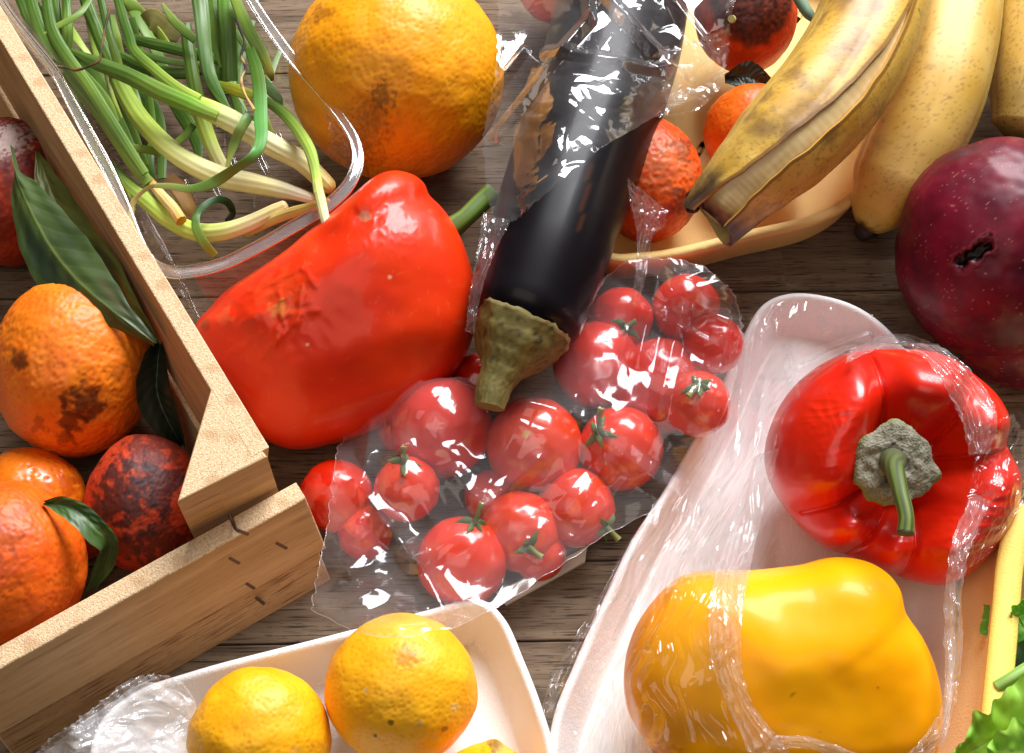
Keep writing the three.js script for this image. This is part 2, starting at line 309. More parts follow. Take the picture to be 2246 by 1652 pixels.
citrus('blood_orange', 'small dark red orange mottled with black blotches beside the corner post', 'orange', {
  c: [318, 1104], r: [128, 150], N: 80, y0: .006, pal: [C('#a82a08'), C('#c8400e')], seed: 8, pore: 8, mat: dullPeel, wrinkle: .5,
  spots: [[300, 1080, 70, C('#2a0c0a'), .85, 1.3, .035], [370, 1060, 55, C('#240a0a'), .85, 1.1, .04], [340, 990, 60, C('#3a100a'), .7, 1.2, .05], [370, 1180, 60, C('#3a120c'), .7, 1.3, .05], [250, 1110, 30, C('#2a0c0a'), .8, .9], [300, 1190, 40, C('#4a160c'), .5, 1.1]],
});
citrus('tangerine', 'glossy tangerine with oily pores half hidden at the left edge of the crate', 'orange', {
  c: [70, 1092], r: [122, 108], N: 72, y0: .005, pal: pal.orange, seed: 12, pore: 15, dep: .0005, rot: -20, mat: phys({ vertexColors: true, roughness: .28, clearcoat: .4, clearcoatRoughness: .25 }),
  spots: [[160, 1060, 30, C('#a83408'), .6, .9]],
});
citrus('orange', 'large orange in the lower left corner of the crate behind the end board', 'orange', {
  c: [12, 1243], r: [172, 188], N: 92, y0: .012, pal: [C('#d94a08'), C('#ee7010')], seed: 15, pore: 12, wrinkle: .5,
  spots: [[60, 1165, 40, C('#8c3a10'), .55, 1.1], [75, 1230, 45, C('#9c3a10'), .45, 1.1], [20, 1150, 35, C('#9c4412'), .45, 1.0], [5, 1420, 50, C('#7c240c'), .6, .9]],
});
citrus('orange', 'dark orange low in the crate under the small curled leaf', 'orange', { c: [175, 1175], r: [62, 60], N: 40, y0: .004, pal: [C('#a83008'), C('#c84c0c')], seed: 18, pore: 10 });
const m1 = citrus('mandarin', 'wrinkled blotchy mandarin beside the aubergine at the front of the yellow tray', 'mandarin', {
  c: [1424, 396], r: [114, 136], N: 84, y0: .008, pal: [C('#c93a06'), C('#e8661a')], seed: 21, pore: 13, wrinkle: 1.3, dep: .0005,
  spots: [[1488, 340, 30, C('#5a1c0c'), .7, 1.0], [1490, 455, 34, C('#5a1a0c'), .65, 1.1], [1440, 345, 8, C('#6a5a20'), .9, .2], [1425, 365, 40, C('#8c2a0a'), .4, 1.0], [1460, 380, 60, C('#d98a5a'), .3, 1.0], [1400, 300, 40, C('#e09060'), .3, .9], [1425, 500, 60, C('#c43008'), .5, .6]],
});
const m2 = citrus('mandarin', 'bright orange mandarin half covered by the split banana', 'mandarin', { c: [1655, 292], r: [110, 108], N: 72, y0: .008, pal: [C('#dd4c04'), C('#f07414')], seed: 24, pore: 10 });
const m3 = citrus('mandarin', 'rotten mandarin with a brown crust and pale stem button in the yellow tray', 'mandarin', {
  c: [1636, 28], r: [112, 132], N: 92, y0: .02, pal: [C('#c83408'), C('#e4520e')], seed: 27, pore: 10, dep: .0004, wrinkle: .4,
  over: (k, d, ix, iy) => { const m = sstep(1.06, .86, Math.hypot((ix - 1636) / 92, (iy - 6) / 118) + .12 * fbm(ix * .03, iy * .03, 3, 4)); return mix(k, mix(C('#2e0d08'), C('#6e2a14'), clamp(.5 + fbm(ix * .09, iy * .09, 6, 4) * 1.2)), m); },
});
{
  const g = mergeGeometries([sweep([D(1606, 42, 76), D(1604, 41, 80)], { w: [9, 8], n: 4, m: 12, col: () => C('#b5ab6a') })]); const s = mesh('stem_button', g, std({ vertexColors: true, roughness: .7 }), m3); s.position.copy(m3.position).negate();
}
citrus('mandarin', 'orange mandarin seen through the clear bag at the top edge', 'mandarin', { c: [1225, -45], r: [95, 95], N: 48, y0: .01, pal: pal.deep, seed: 31, pore: 10 });
citrus('mandarin', 'mandarin behind the crinkled film above the aubergine tip', 'mandarin', { c: [1420, -70], r: [85, 85], N: 48, y0: .012, pal: pal.deep, seed: 33, pore: 10 });
const tipL = (d) => 1;
const lemon1 = citrus('lemon', 'upright oval lemon with scars in the middle of the white tray', 'lemon', {
  c: [880, 1512], r: [168, 160, 150], N: 104, y0: .006, pal: pal.lemon, seed: 36, pore: 11, dep: .0003, lump: .8, shape: (d) => 1 + .03 * Math.pow(Math.max(0, d.y), 4),
  spots: [[898, 1420, 26, C('#b8641a'), .55, 1.0, .09], [815, 1487, 7, C('#d9b87a'), .8, .4], [870, 1552, 8, C('#4a3a10'), .8, .6], [930, 1555, 9, C('#d9b060'), .8, .5], [980, 1575, 9, C('#8a5a1a'), .8, .5], [960, 1590, 8, C('#d4b070'), .7, .5], [835, 1585, 5, C('#5a4a14'), .8, .5], [970, 1660, 10, C('#a8701a'), .5, .5], [900, 1655, 4, C('#6a5a14'), .8, .3], [1002, 1530, 10, C('#e2c080'), .6, .5]],
});
const lemon2 = citrus('lemon', 'plump orange-yellow lemon beside the crumpled film', 'lemon', { c: [568, 1626], r: [156, 162, 140], N: 92, y0: .006, pal: [C('#f5a206'), C('#fcbc18')], seed: 39, pore: 11, dep: .0003, spots: [[665, 1690, 30, C('#c87a10'), .5, .8], [660, 1620, 14, C('#d9a050'), .4, .6]] });
const lemon3 = citrus('lemon', 'lemon showing only its knobbly pale tip at the bottom edge', 'lemon', { c: [1070, 1745], r: [120, 108], N: 64, y0: .006, pal: pal.lemon, seed: 42, pore: 11, shape: (d) => 1 + .12 * Math.exp(-(Math.pow(d.x - .12, 2) + Math.pow(d.y - .97, 2)) / .03), spots: [[1090, 1628, 16, C('#5a4a2a'), .8, .9, .15], [1105, 1640, 18, C('#c8a860'), .5, .7]] });

// ------------------------------------------------------------------ peppers
const pepMat = phys({ vertexColors: true, roughness: .34, specularIntensity: .8, clearcoat: .35, clearcoatRoughness: .14 }), yellowMat = phys({ vertexColors: true, roughness: .4, specularIntensity: .32, clearcoat: .1, clearcoatRoughness: .1 });
const scuff = (k, x, y, s) => { const a = sstep(.55, .72, n3(x * .05 + s, y * .05, s) + .5 * n3(x * .3, y * .3, s + 2)), b = sstep(.62, .8, n3(x * .11, y * .02 + x * .01, s + 5)); return mix(k, C('#f0b070'), clamp(a * .07 + b * .06)); };
const gauss = (x, y, a, b, s) => Math.exp(-((x - a) ** 2 + (y - b) ** 2) / (s * s));
const segd = (x, y, ax, ay, bx, by) => { const t = clamp(((x - ax) * (bx - ax) + (y - ay) * (by - ay)) / ((bx - ax) ** 2 + (by - ay) ** 2)); return Math.hypot(x - ax - t * (bx - ax), y - ay - t * (by - ay)); };
const c1 = [730, 690];
const redPepper = thing('red_pepper', 'long red pepper with a shrivelled dent lying between punnet and aubergine', 'pepper', at(730, 690, 0));
{
  const out = polar([[430, 725], [470, 672], [560, 600], [630, 552], [690, 503], [740, 463], [785, 424], [826, 390], [862, 377], [905, 384], [930, 402], [942, 428], [966, 452], [992, 486], [1012, 525], [1030, 575], [1046, 650], [1030, 760], [960, 860], [850, 930], [740, 972], [640, 985], [570, 955], [520, 890], [465, 815]], c1);
  const g = solidGeo({
    c: c1, r: [300, 300, 205], y0: 0, yc: .041, N: 165, outline: out, box: .86,
    lift: (x, y) => {
      let z = -14 * Math.exp(-((segd(x, y, 620, 890, 930, 790) / 46) ** 2)) - 20 * Math.exp(-((segd(x, y, 730, 545, 945, 425) / 34) ** 2)) - 8 * Math.exp(-((segd(x, y, 560, 830, 960, 640) / 60) ** 2)) + 6 * gauss(x, y, 880, 600, 130);
      z -= 8 * gauss(x, y, 640, 680, 50) + 9 * gauss(x, y, 565, 755, 50) + 5 * gauss(x, y, 800, 490, 26); for (const [a, b, p, q, w, h] of [[575, 650, 690, 600, 7, 4], [690, 600, 720, 640, 6, 3], [600, 790, 690, 700, 7, 4], [555, 720, 660, 660, 6, 3], [640, 640, 650, 720, 5, 4], [650, 700, 720, 690, 6, 3], [530, 780, 600, 740, 7, 4], [640, 720, 630, 790, 5, 3], [690, 640, 680, 720, 5, 3]] ) z += (h * .55) * Math.exp(-((segd(x + 6 * n3(x * .05, y * .05, 2), y + 6 * n3(x * .05, y * .05, 7), a, b, p, q) / w) ** 2));
      const near = gauss(x, y, 610, 700, 110), cr = 1 - Math.abs(n3(x * .022 + y * .01, y * .016 - x * .014, 7)) * 2.2; z += near * 1.8 * cr + near * 3.2 * facet(x * .022, y * .022, 3) + near * 1.6 * facet(x * .07, y * .05, 5);
      const n2 = gauss(x, y, 850, 500, 80), c2 = 1 - Math.abs(n3(x * .06, y * .04, 17)) * 2.2; z += n2 * 1.1 * c2 + gauss(x, y, 830, 505, 60) * 2.4 * facet(x * .06, y * .03, 8);
      return z + 3 * fbm(x * .012, y * .012, 8, 2);
    },
    col: (d, x, y) => { let k = mix(C('#cc1e08'), C('#f04008'), clamp(.5 + .6 * fbm(x * .007, y * .007, 3, 3))); return spots([[640, 685, 20, C('#c88a3a'), .55, 1.0, .09], [640, 650, 60, C('#e0622a'), .22, .8], [815, 492, 14, C('#a87a5a'), .7, .8], [520, 700, 20, C('#e07040'), .3, .9], [475, 715, 14, C('#8a3a20'), .6, .8], [870, 620, 5, C('#f0c0a0'), .6, .4], [700, 760, 4, C('#f0c0a0'), .6, .4]], scuff(k, x, y, 3), d, x, y, 4); },
  });
  mesh('flesh', g, phys({ vertexColors: true, roughness: .4, specularIntensity: .6, clearcoat: .22, clearcoatRoughness: .1 }), redPepper);
  const st = sweep([D(985, 505, 52), D(1020, 478, 54), D(1060, 440, 54), D(1080, 425, 54)], { w: [26, 21, 22, 26], n: 24, m: 16, col: (t, a) => mix(C('#3d5a1c'), C('#6d8a30'), .5 + .5 * Math.sin(a * 6)) });
  mesh('stem', st, std({ vertexColors: true, roughness: .6 }), redPepper);
}
const yellowPepper = thing('yellow_pepper', 'glossy yellow pepper lying in the white tray under torn film', 'pepper', at(1720, 1480, .004));
{
  const c = [1720, 1490];
  const out = polar([[1370, 1480], [1390, 1395], [1430, 1330], [1500, 1268], [1570, 1257], [1660, 1255], [1760, 1244], [1850, 1226], [1920, 1240], [1960, 1278], [1976, 1335], [2015, 1395], [2045, 1470], [2056, 1560], [2040, 1660], [1980, 1760], [1840, 1790], [1640, 1780], [1480, 1720], [1420, 1630], [1378, 1560]], c);
  const g = solidGeo({
    c, r: [330, 300, 200], yc: .043, N: 140, outline: out, box: .74,
    lift: (x, y) => -3 * Math.exp(-((segd(x, y, 1600, 1265, 1760, 1290) / 60) ** 2)) + 10 * gauss(x, y, 1900, 1310, 90) - 9 * Math.exp(-((segd(x, y, 1560, 1650, 2060, 1625) / 26) ** 2)) - 8 * Math.exp(-((segd(x, y, 1700, 1320, 1970, 1320) / 48) ** 2)) + 8 * Math.exp(-((segd(x, y, 1700, 1425, 1985, 1395) / 75) ** 2)) - 5 * Math.exp(-((segd(x, y, 1560, 1300, 1520, 1560) / 40) ** 2)) + 3 * fbm(x * .01, y * .01, 9, 2),
    col: (d, x, y) => { let k = mix(C('#fd9c02'), C('#ffb408'), clamp(.5 + .6 * fbm(x * .006, y * .006, 6, 3))); return spots([[1545, 1635, 10, C('#7a3a10'), .7, .9], [1440, 1640, 45, C('#d97a08'), .6, 1.0, .07], [1425, 1640, 14, C('#8a3a08'), .6, .9], [1880, 1470, 4, C('#a85a10'), .7, .4], [1760, 1560, 3, C('#a85a10'), .7, .4], [1700, 1480, 3, C('#8a4a10'), .6, .4]], scuff(k, x, y, 7), d, x, y, 4); },
  });
  mesh('flesh', g, yellowMat, yellowPepper);
}
const topPepper = thing('red_pepper', 'wrinkled red pepper standing in the white tray with a mouldy grey calyx', 'pepper', at(1950, 1020, .004));
{
  const c = [1950, 1024], P = [1962, 1022];
  const out = polar([[1683, 1020], [1700, 925], [1760, 835], [1840, 782], [1905, 768], [1960, 766], [2050, 775], [2130, 820], [2190, 900], [2205, 970], [2220, 1050], [2205, 1130], [2160, 1200], [2110, 1250], [2060, 1276], [1985, 1270], [1950, 1255], [1880, 1225], [1800, 1195], [1735, 1130]], c);
  const grooves = [[1915, 975, 1900, 775], [2040, 1005, 2218, 975], [1915, 1050, 1750, 1120], [1945, 1085, 1840, 1225], [1985, 1100, 1962, 1272], [2030, 970, 2110, 830]];
  const g = solidGeo({
    c, r: [268, 255, 215], yc: .048, N: 165, outline: out, box: .78,
    lift: (x, y) => {
      const rho = Math.hypot(x - P[0], y - P[1]); let z = -112 * Math.exp(-Math.pow(rho / 128, 2.6)) + 8 + 20 * Math.exp(-(((rho - 175) / 55) ** 2));
      grooves.forEach(([a, b, p, q], i) => { const s = segd(x, y, a, b, p, q); z -= (i < 4 ? 62 : 50) * Math.exp(-((s / 38) ** 2)) + 15 * Math.exp(-((s / 5) ** 2)); });
      const wr = 1 - Math.abs(n3(x * .016, y * .05 + x * .01, 3)) * 2.4, ww = gauss(x, y, 1790, 1140, 120) + gauss(x, y, 2150, 1110, 110) + gauss(x, y, 2060, 1170, 90) + gauss(x, y, 1780, 900, 60); z += ww * 1.4 * wr + ww * 1.2 * (1 - Math.abs(n3(x * .05, y * .03, 8)) * 2.4);
      return z;
    },
    col: (d, x, y) => mix(C('#cc1208'), C('#e62c08'), clamp(.5 + .7 * fbm(x * .007, y * .007, 13, 3))),
  });
  mesh('flesh', g, pepMat, topPepper);
  // calyx: a ragged five-cornered disc grown over with grey mould
  const co = polar([[1872, 1015], [1880, 965], [1915, 950], [1925, 942], [1968, 922], [2012, 950], [2040, 975], [2045, 1010], [2062, 1050], [2050, 1065], [2010, 1090], [1970, 1108], [1925, 1105], [1890, 1080]], [1965, 1018]);
  const cg = solidGeo({
    c: [1965, 1018], r: [90, 90, 22], yc: .078, N: 84, outline: co, box: .6,
    disp: (x, y, z, d) => .0016 * fbm(x * .03, y * .03, 5, 2) + .00045 * fbm(x * .25, y * .25, z * .25, 2),
    col: (d, x, y, qx, qy, qz) => { const f = fbm(x * .045, y * .045, 31, 4), h = fbm(x * .22, y * .22, 2, 3); let k = mix(C('#6f6b58'), C('#a39e8a'), clamp(.5 + f + h * .5)); k = mix(k, C('#2a2a1c'), sstep(.05, .35, fbm(x * .06 + 3, y * .06, 9, 3)) * sstep(80, 35, Math.hypot(qx, qy)) * .95); return mix(k, C('#63702e'), sstep(.9, 1.05, Math.hypot(qx, qy) / 92) * .7); },
  });
  mesh('calyx', cg, std({ vertexColors: true, roughness: .98 }), topPepper);
  const st = sweep([D(1958, 1012, 82), D(1962, 1030, 92), D(1975, 1080, 98), D(1988, 1135, 100), D(1986, 1172, 99)], { w: [30, 22, 18, 17, 19], n: 40, m: 22, col: (t, a) => { const s = .5 + .5 * Math.sin(a * 7 + t * 3); let k = mix(C('#2c3a12'), C('#73862e'), s * (.4 + .6 * t)); return t < .3 ? mix(C('#4a4e2c'), k, t / .3) : t > .96 ? C('#2a2614') : k; } });
  mesh('stem', st, std({ vertexColors: true, roughness: .65 }), topPepper);
}

// ------------------------------------------------------------------ aubergine
const egg = thing('aubergine', 'black aubergine with a dry green calyx half wrapped in crinkled clear film', 'aubergine', at(1230, 400, .02));
{
  const path = [D(1128, 752, 58), D(1150, 690, 60), D(1195, 560, 62), D(1255, 380, 61), D(1310, 220, 57), D(1345, 100, 51), D(1368, 0, 44), D(1380, -90, 38)];
  const g = sweep(path, { n: 150, m: 90, round: .16, w: (t, a) => ramp([122, 130, 137, 142, 147, 148, 142, 132], t) * (1 + .014 * Math.cos(3 * a + 1)), col: (t, a, p) => { let k = mix(C('#0b080b'), C('#161216'), .5 + .5 * fbm(p.x * 60, p.y * 60, p.z * 60, 3)); const da = a - 1.35 + 20 * (t - .31) * 0; if (Math.abs(t - .335) < .05 && Math.abs(a - 1.25 - (t - .335) * 1.5) < .035 + .02 * n3(t * 90, a * 30, 2)) k = C('#3a1f14'); return k; } });
  const skin = mesh('skin', g, phys({ vertexColors: true, roughness: .36, specularIntensity: .35, clearcoat: .1, clearcoatRoughness: .15 }), egg);
  const cg = sweep([D(1073, 893, 58), D(1083, 850, 60), D(1098, 815, 61), D(1113, 780, 61), D(1132, 735, 60)], {
    n: 70, m: 80, h: undefined, w: (t, a) => (ramp([30, 34, 37, 46, 66, 92, 114], t) + 3) * (1 + .03 * Math.sin(a * 6 + 1) * (1 - t) + .04 * n3(Math.cos(a) * 5, Math.sin(a) * 5, t * 5) + .02 * n3(Math.cos(a) * 16, Math.sin(a) * 16, t * 16)),
    shift: (t, a) => t * t * ((Math.cos(a) < 0 ? 60 : 38) * Math.pow(Math.abs(Math.cos(a)), 3.5) - 10 + 8 * n3(Math.cos(a) * 3, Math.sin(a) * 3, 4) + 5 * n3(a * 9, 2, 4)),
    col: (t, a, p) => { const f = fbm(p.x * 520, p.y * 520, p.z * 520, 4), s = 1.6 * fbm(Math.cos(a) * 7, Math.sin(a) * 7, t * 1.5, 4); let k = mix(C('#584e1c'), C('#7d7034'), clamp(.5 + f + s * .4)); k = mix(k, C('#2e2a14'), sstep(.12, .6, fbm(p.x * 240 + 9, p.y * 240, p.z * 240, 4) + (t - .6) * .35)); return t > .96 ? C('#9a8c5a') : k; }, capCol: (t) => t ? C('#1a1410') : C('#7d7440'),
  });
  mesh('calyx', cg, std({ vertexColors: true, roughness: .7, side: THREE.DoubleSide }), egg);
}

// ------------------------------------------------------------------ bananas
const speck = (p, t, dens) => sstep(.3, .5, n3(p.x * 1100, p.y * 650, p.z * 850) + dens + .25 * n3(p.x * 60, p.y * 60, p.z * 60)) * .6 + sstep(.34, .5, n3(p.x * 420, p.y * 420, p.z * 420) + dens) * .35 + sstep(.3, .55, fbm(p.x * 120, p.y * 120, p.z * 120, 3) + dens * .8) * .5;
const fruitMat = phys({ vertexColors: true, roughness: .48, clearcoat: .1, clearcoatRoughness: .4, side: THREE.DoubleSide });
const five = (a, k = .05) => 1 + k * (Math.abs(Math.cos(a * 2.5 + .4)) - .6);
const b1 = thing('banana', 'overripe banana with its peel split open lying across the yellow tray', 'banana', at(1760, 270, .05));
{
  const path = [D(1562, 478, 76), D(1610, 425, 82), D(1672, 362, 88), D(1745, 288, 92), D(1822, 200, 94), D(1888, 92, 94), D(1932, -30, 92), D(1955, -130, 88)];
  const R = [72, 84, 98, 114, 120, 120, 117, 112, 106], gap = (t) => ramp([.5, .4, .27, .22, .2, .17, .13, .06, 0, 0, 0], t), mid = (t) => 1.68 - .78 * t;
  const spotsOn = (t, a, p) => { let k = mix(C('#c79428'), C('#dcb452'), clamp(.5 + fbm(p.x * 50, p.y * 50, p.z * 50, 3))); const j = speck(p, t, -.02); k = mix(k, C('#6a4a1c'), clamp(j * .75)); const br = sstep(.02, .42, fbm(p.x * 45 + 4, p.y * 45, p.z * 45, 5) + (a > 1.6 && a < 2.7 ? .16 : -.12)); k = mix(k, C('#6b4526'), br * .72); if (t < .2) k = mix(k, C('#2a1812'), sstep(.2, .02, t + .09 * fbm(p.x * 90, p.y * 90, p.z * 90, 3)) * .95); return k; };
  const shell = (inner) => sweep(path, { n: 150, m: 110, a0: 0, a1: 1, w: 1 });
  const curve = new THREE.CatmullRomCurve3(path, false, 'centripetal');
  const make = (r0, r1, flipped) => {
    const nT = 260, nA = 200;
    const f = (u, v, rr) => { const t = v, c = curve.getPoint(t), T = curve.getTangent(t), S = V3(0, 0, 0).crossVectors(T, BACK).normalize(), N = V3(0, 0, 0).crossVectors(S, T).normalize(), g = gap(t), wob = .03 * n3(t * 18, u > .5 ? 4 : 9, 2), a = mid(t) + g + wob + u * (2 * Math.PI - 2 * g - 2 * wob), un = unit(c); const open = Math.min(u, 1 - u), w = (ramp(R, t) * five(a) + rr + 7 * sstep(.05, 0, open) * sstep(.75, .1, t)) * un; f.a = (a % (2 * Math.PI)); f.t = t; return c.addScaledVector(S, Math.cos(a) * w).addScaledVector(N, Math.sin(a) * w).addScaledVector(T, (t < .12 ? -(.12 - t) * 190 * (.5 + .5 * Math.sin(a * 2 + 2.6)) : 0) * un); };
    return [f, nT, nA];
  };
  const [f, nT, nA] = make();
  const outer = grid(nA, nT, (u, v) => f(u, v, 0), (u, v, p) => { let k = spotsOn(f.t, f.a, p); if (Math.min(u, 1 - u) < .012) k = mix(k, C('#6a3c14'), .7); return k; });
  const inner = grid(nA, nT, (u, v) => f(u, v, -9), () => C('#d9bb74'));
  const lip = mergeGeometries([0, 1].map((e) => grid(3, nT, (u, v) => f(e, v, -9 * u), () => C('#b88a3a')))), tip = grid(nA, 2, (u, v) => f(u, 0, -9 * v), () => C('#20140f'));
  mesh('peel', mergeGeometries([outer, inner, lip, tip]), fruitMat, b1);
  const fl = sweep(path, { n: 160, m: 60, w: (t, a) => (ramp(R, t) - 7) * (1 - .55 * sstep(.06, 0, t)) * (1 + .003 * Math.sin(t * 300)), col: (t, a, p) => { let k = mix(C('#d8b678'), C('#e6cd98'), clamp(.5 + .5 * n3(p.x * 200, p.y * 200, p.z * 200))); k = mix(k, C('#b98c46'), .35 * sstep(-.1, .4, n3(a * 8, t * 6, 1))); return mix(k, C('#3a1a0c'), sstep(.1, .0, t + .04 * fbm(p.x * 150, p.y * 150, p.z * 150, 3))); } });
  mesh('flesh', fl, phys({ vertexColors: true, roughness: .38 }), b1);
  const stub = sweep([D(1548, 452, 80), D(1528, 428, 80), D(1518, 444, 76), D(1524, 468, 73)], { n: 30, m: 14, w: (t, a) => 17 * (1 + .2 * n3(a * 2, t * 7, 3)), round: .2, col: () => C('#120c0a') });
  mesh('blackened_tip', stub, std({ vertexColors: true, roughness: .4 }), b1);
}
function wholeBanana(label, path, R, o = {}) {
  const b = thing('banana', label, 'banana', path[2].clone().setY(0));
  mesh('peel', sweep(path, { n: 240, m: 150, round: .05, w: (t, a) => ramp(R, t) * five(a, .06), col: (t, a, p) => { let k = mix(C('#ca9c3a'), C('#deba66'), clamp(.5 + fbm(p.x * 30, p.y * 30, p.z * 30, 3))); k = mix(k, C('#9aa030'), sstep(.2, 0, t) * .5 + (a < .5 || a > 5.6 ? .25 : 0)); k = mix(k, C('#7a5626'), clamp(speck(p, t, o.dens ?? -.1) * .8)); k = mix(k, C('#8a6030'), sstep(.25, .6, fbm(p.x * 40 + 9, p.y * 40, p.z * 40, 3)) * .5); return o.tip ? mix(k, C('#2c160c'), sstep(o.tip, 0, t + .08 * fbm(p.x * 110, p.y * 110, p.z * 110, 3))) : k; } }), fruitMat, b);
  return b;
}
const b2 = wholeBanana('whole speckled banana behind the split one, left of the dark mango', [D(1895, 505, 26), D(1930, 450, 34), D(1975, 365, 44), D(2035, 250, 54), D(2075, 120, 60), D(2098, -20, 62), D(2108, -120, 60)], [30, 64, 92, 104, 108, 106, 102, 96], { tip: .05 });
{ const g = sweep([D(1925, 478, 28), D(1900, 502, 24), D(1882, 508, 20)], { n: 24, m: 18, round: .25, w: (t, a) => ramp([26, 27, 20], t) * (1 + .15 * n3(a * 2, t * 4, 2)), col: () => C('#1c110c') }); mesh('blackened_tip', g, std({ vertexColors: true, roughness: .6 }), b2); }
wholeBanana('banana with a bruised brown tip at the top right edge', [D(2240, 318, 30), D(2250, 270, 36), D(2262, 180, 44), D(2274, 50, 50), D(2280, -80, 50)], [30, 72, 88, 92, 90], { tip: .3, dens: -.03 });

// ------------------------------------------------------------------ mangoes
function mango(label, o) {
  const m = mesh('mango', solidGeo({
    N: 110, ...o,
    disp: (x, y, z, d, ix, iy) => { let e = .0016 * fbm(x * .009, y * .009, z * .009, 3); if (o.holes && d.z > 0) for (const [a, b, p, q, w] of o.holes) { const s = segd(ix, iy, a, b, p, q) / w + 1.1 * fbm(ix * .05, iy * .05, 3, 3); e -= .0028 * sstep(1, .3, s); e += .0003 * Math.exp(-(((s - 1.25) / .3) ** 2)); } return e; },
    col: (d, ix, iy, x, y, z) => {
      let k = mix(C('#3e0a1a'), C('#760f26'), clamp(.45 + .9 * fbm(x * .011, y * .011, z * .011, 3) + 0)); k = mix(k, C('#74341f'), sstep(.1, .5, fbm(x * .02 + 5, y * .02, z * .02, 4) + (iy > 700 ? .1 : -.15)) * .5);
      const w = worley(x * .1 + n3(x * .03, y * .03, z * .03), y * .1, z * .1); k = mix(k, C('#b8766a'), sstep(.21, .1, w) * .75 * sstep(-.3, .3, n3(x * .02, y * .02, z * .02)));
      if (o.holes && d.z > 0) for (const [a, b, p, q, wd] of o.holes) { const s = segd(ix, iy, a, b, p, q) / wd + 1.1 * fbm(ix * .05, iy * .05, 3, 3); k = mix(k, C('#060304'), sstep(1, .55, s)); k = mix(k, C('#8a3a40'), Math.exp(-(((s - 1.2) / .25) ** 2)) * .35); }
      return k;
    },
  }), phys({ vertexColors: true, roughness: .42, specularIntensity: .45, clearcoat: .08, clearcoatRoughness: .2 }));
  based(m); return tag(m, label, 'mango');
}
mango('large purple-red mango with a black rotten split at the right edge', { c: [2192, 556], r: [226, 246, 200], y0: 0, rot: -8, shape: (d) => 1 + .03 * d.y - .03 * d.x * d.y, holes: [[2062, 588, 2108, 552, 15], [2225, 502, 2270, 490, 9]] });
mango('dark mango mostly hidden beneath the large purple one', { c: [2275, 735], r: [178, 122, 110], y0: 0, N: 60 });

// ------------------------------------------------------------------ foam trays
const foamTex = texture(512, 512, (x, y) => { const a = .5 + .28 * n3(x * .16, y * .16, 2) + .22 * n3(x * .06, y * .06, 6); return [a, a, a]; });
function loopOf(points, y, n) { const c = new THREE.CatmullRomCurve3(points.map(([x, z]) => at(x, z, y)), true, 'centripetal'); return c.getSpacedPoints(n).slice(0, n); }
function tray(points, y, profile, n, wob) { // rings from outside bottom over the rim to the floor: [inward mm, height mm]
  const L = loopOf(points, y, n); let area = 0; for (let i = 0; i < n; i++) { const a = L[i], b = L[(i + 1) % n]; area += a.x * b.z - b.x * a.z; }
  const s = Math.sign(area), nor = L.map((p, i) => { const a = L[(i + n - 3) % n], b = L[(i + 3) % n], d = V3(b.x - a.x, 0, b.z - a.z).normalize(); return V3(-d.z * s, 0, d.x * s); });
  const pos = [], uv = [], index = [], m = profile.length; let len = 0; const cum = profile.map((q, k) => len += k ? Math.hypot(q[0] - profile[k - 1][0], q[1] - profile[k - 1][1]) : 0);
  for (let k = 0; k < m; k++) for (let i = 0; i <= n; i++) { const j = i % n, w = wob ? wob(j / n, k) : 0, p = L[j].clone().addScaledVector(nor[j], (profile[k][0] + w) / 1000); pos.push(p.x, profile[k][1] / 1000 + (wob ? w * .0002 : 0), p.z); uv.push(i / n * 12, cum[k] * .02); }
  for (let k = 0; k < m - 1; k++) for (let i = 0; i < n; i++) { const a = k * (n + 1) + i, b = a + n + 1; s > 0 ? index.push(a, b, a + 1, a + 1, b, b + 1) : index.push(a, a + 1, b, a + 1, b + 1, b); }
  const g = new THREE.BufferGeometry(); g.setAttribute('position', new THREE.Float32BufferAttribute(pos, 3)); g.setAttribute('uv', new THREE.Float32BufferAttribute(uv, 2));
  // floor: a fan on the last ring
  const last = (m - 1) * (n + 1), c = V3(0, 0, 0); for (let i = 0; i < n; i++) c.add(V3(pos[(last + i) * 3], pos[(last + i) * 3 + 1], pos[(last + i) * 3 + 2])); c.divideScalar(n);
  const ci = pos.length / 3, P2 = [...pos, c.x, c.y, c.z], U2 = [...uv, 0, 0]; for (let i = 0; i < n; i++) s > 0 ? index.push(last + i, ci, last + i + 1) : index.push(last + i, last + i + 1, ci);
  g.setAttribute('position', new THREE.Float32BufferAttribute(P2, 3)); g.setAttribute('uv', new THREE.Float32BufferAttribute(U2, 2)); g.setIndex(index); g.computeVertexNormals(); return g;
}
const whiteFoam = phys({ color: new THREE.Color().setRGB(.9, .89, .88), roughness: .55, bumpMap: foamTex, bumpScale: .0003, sheen: .2, side: THREE.DoubleSide });
const foamProfile = [[9, 0], [6, 4], [2.4, 15], [.3, 20.5], [0, 21.8], [.5, 23], [1.6, 23.6], [3, 23.2], [4, 21.6], [6, 16], [9.5, 8], [11.5, 5.2], [13, 4.4]];
const tray1 = based(mesh('foam_tray', tray([[1065, 1318], [1108, 1358], [1150, 1450], [1185, 1540], [1215, 1640], [1235, 1800], [1150, 1980], [500, 2050], [240, 1950], [190, 1750], [215, 1590], [290, 1520], [420, 1472], [720, 1394], [950, 1334], [1020, 1314]], .0225, foamProfile, 260), whiteFoam));
tag(tray1, 'white foam tray holding the lemons at the bottom edge', 'tray');
const tray2 = based(mesh('foam_tray', tray([[1740, 643], [1850, 660], [1930, 705], [2010, 800], [2070, 960], [2096, 1150], [2098, 1350], [2094, 1600], [2090, 1800], [2000, 1960], [1400, 1970], [1215, 1850], [1203, 1700], [1212, 1580], [1262, 1450], [1330, 1300], [1385, 1185], [1460, 1070], [1560, 890], [1630, 735], [1678, 664]], .0225, foamProfile, 300), whiteFoam));
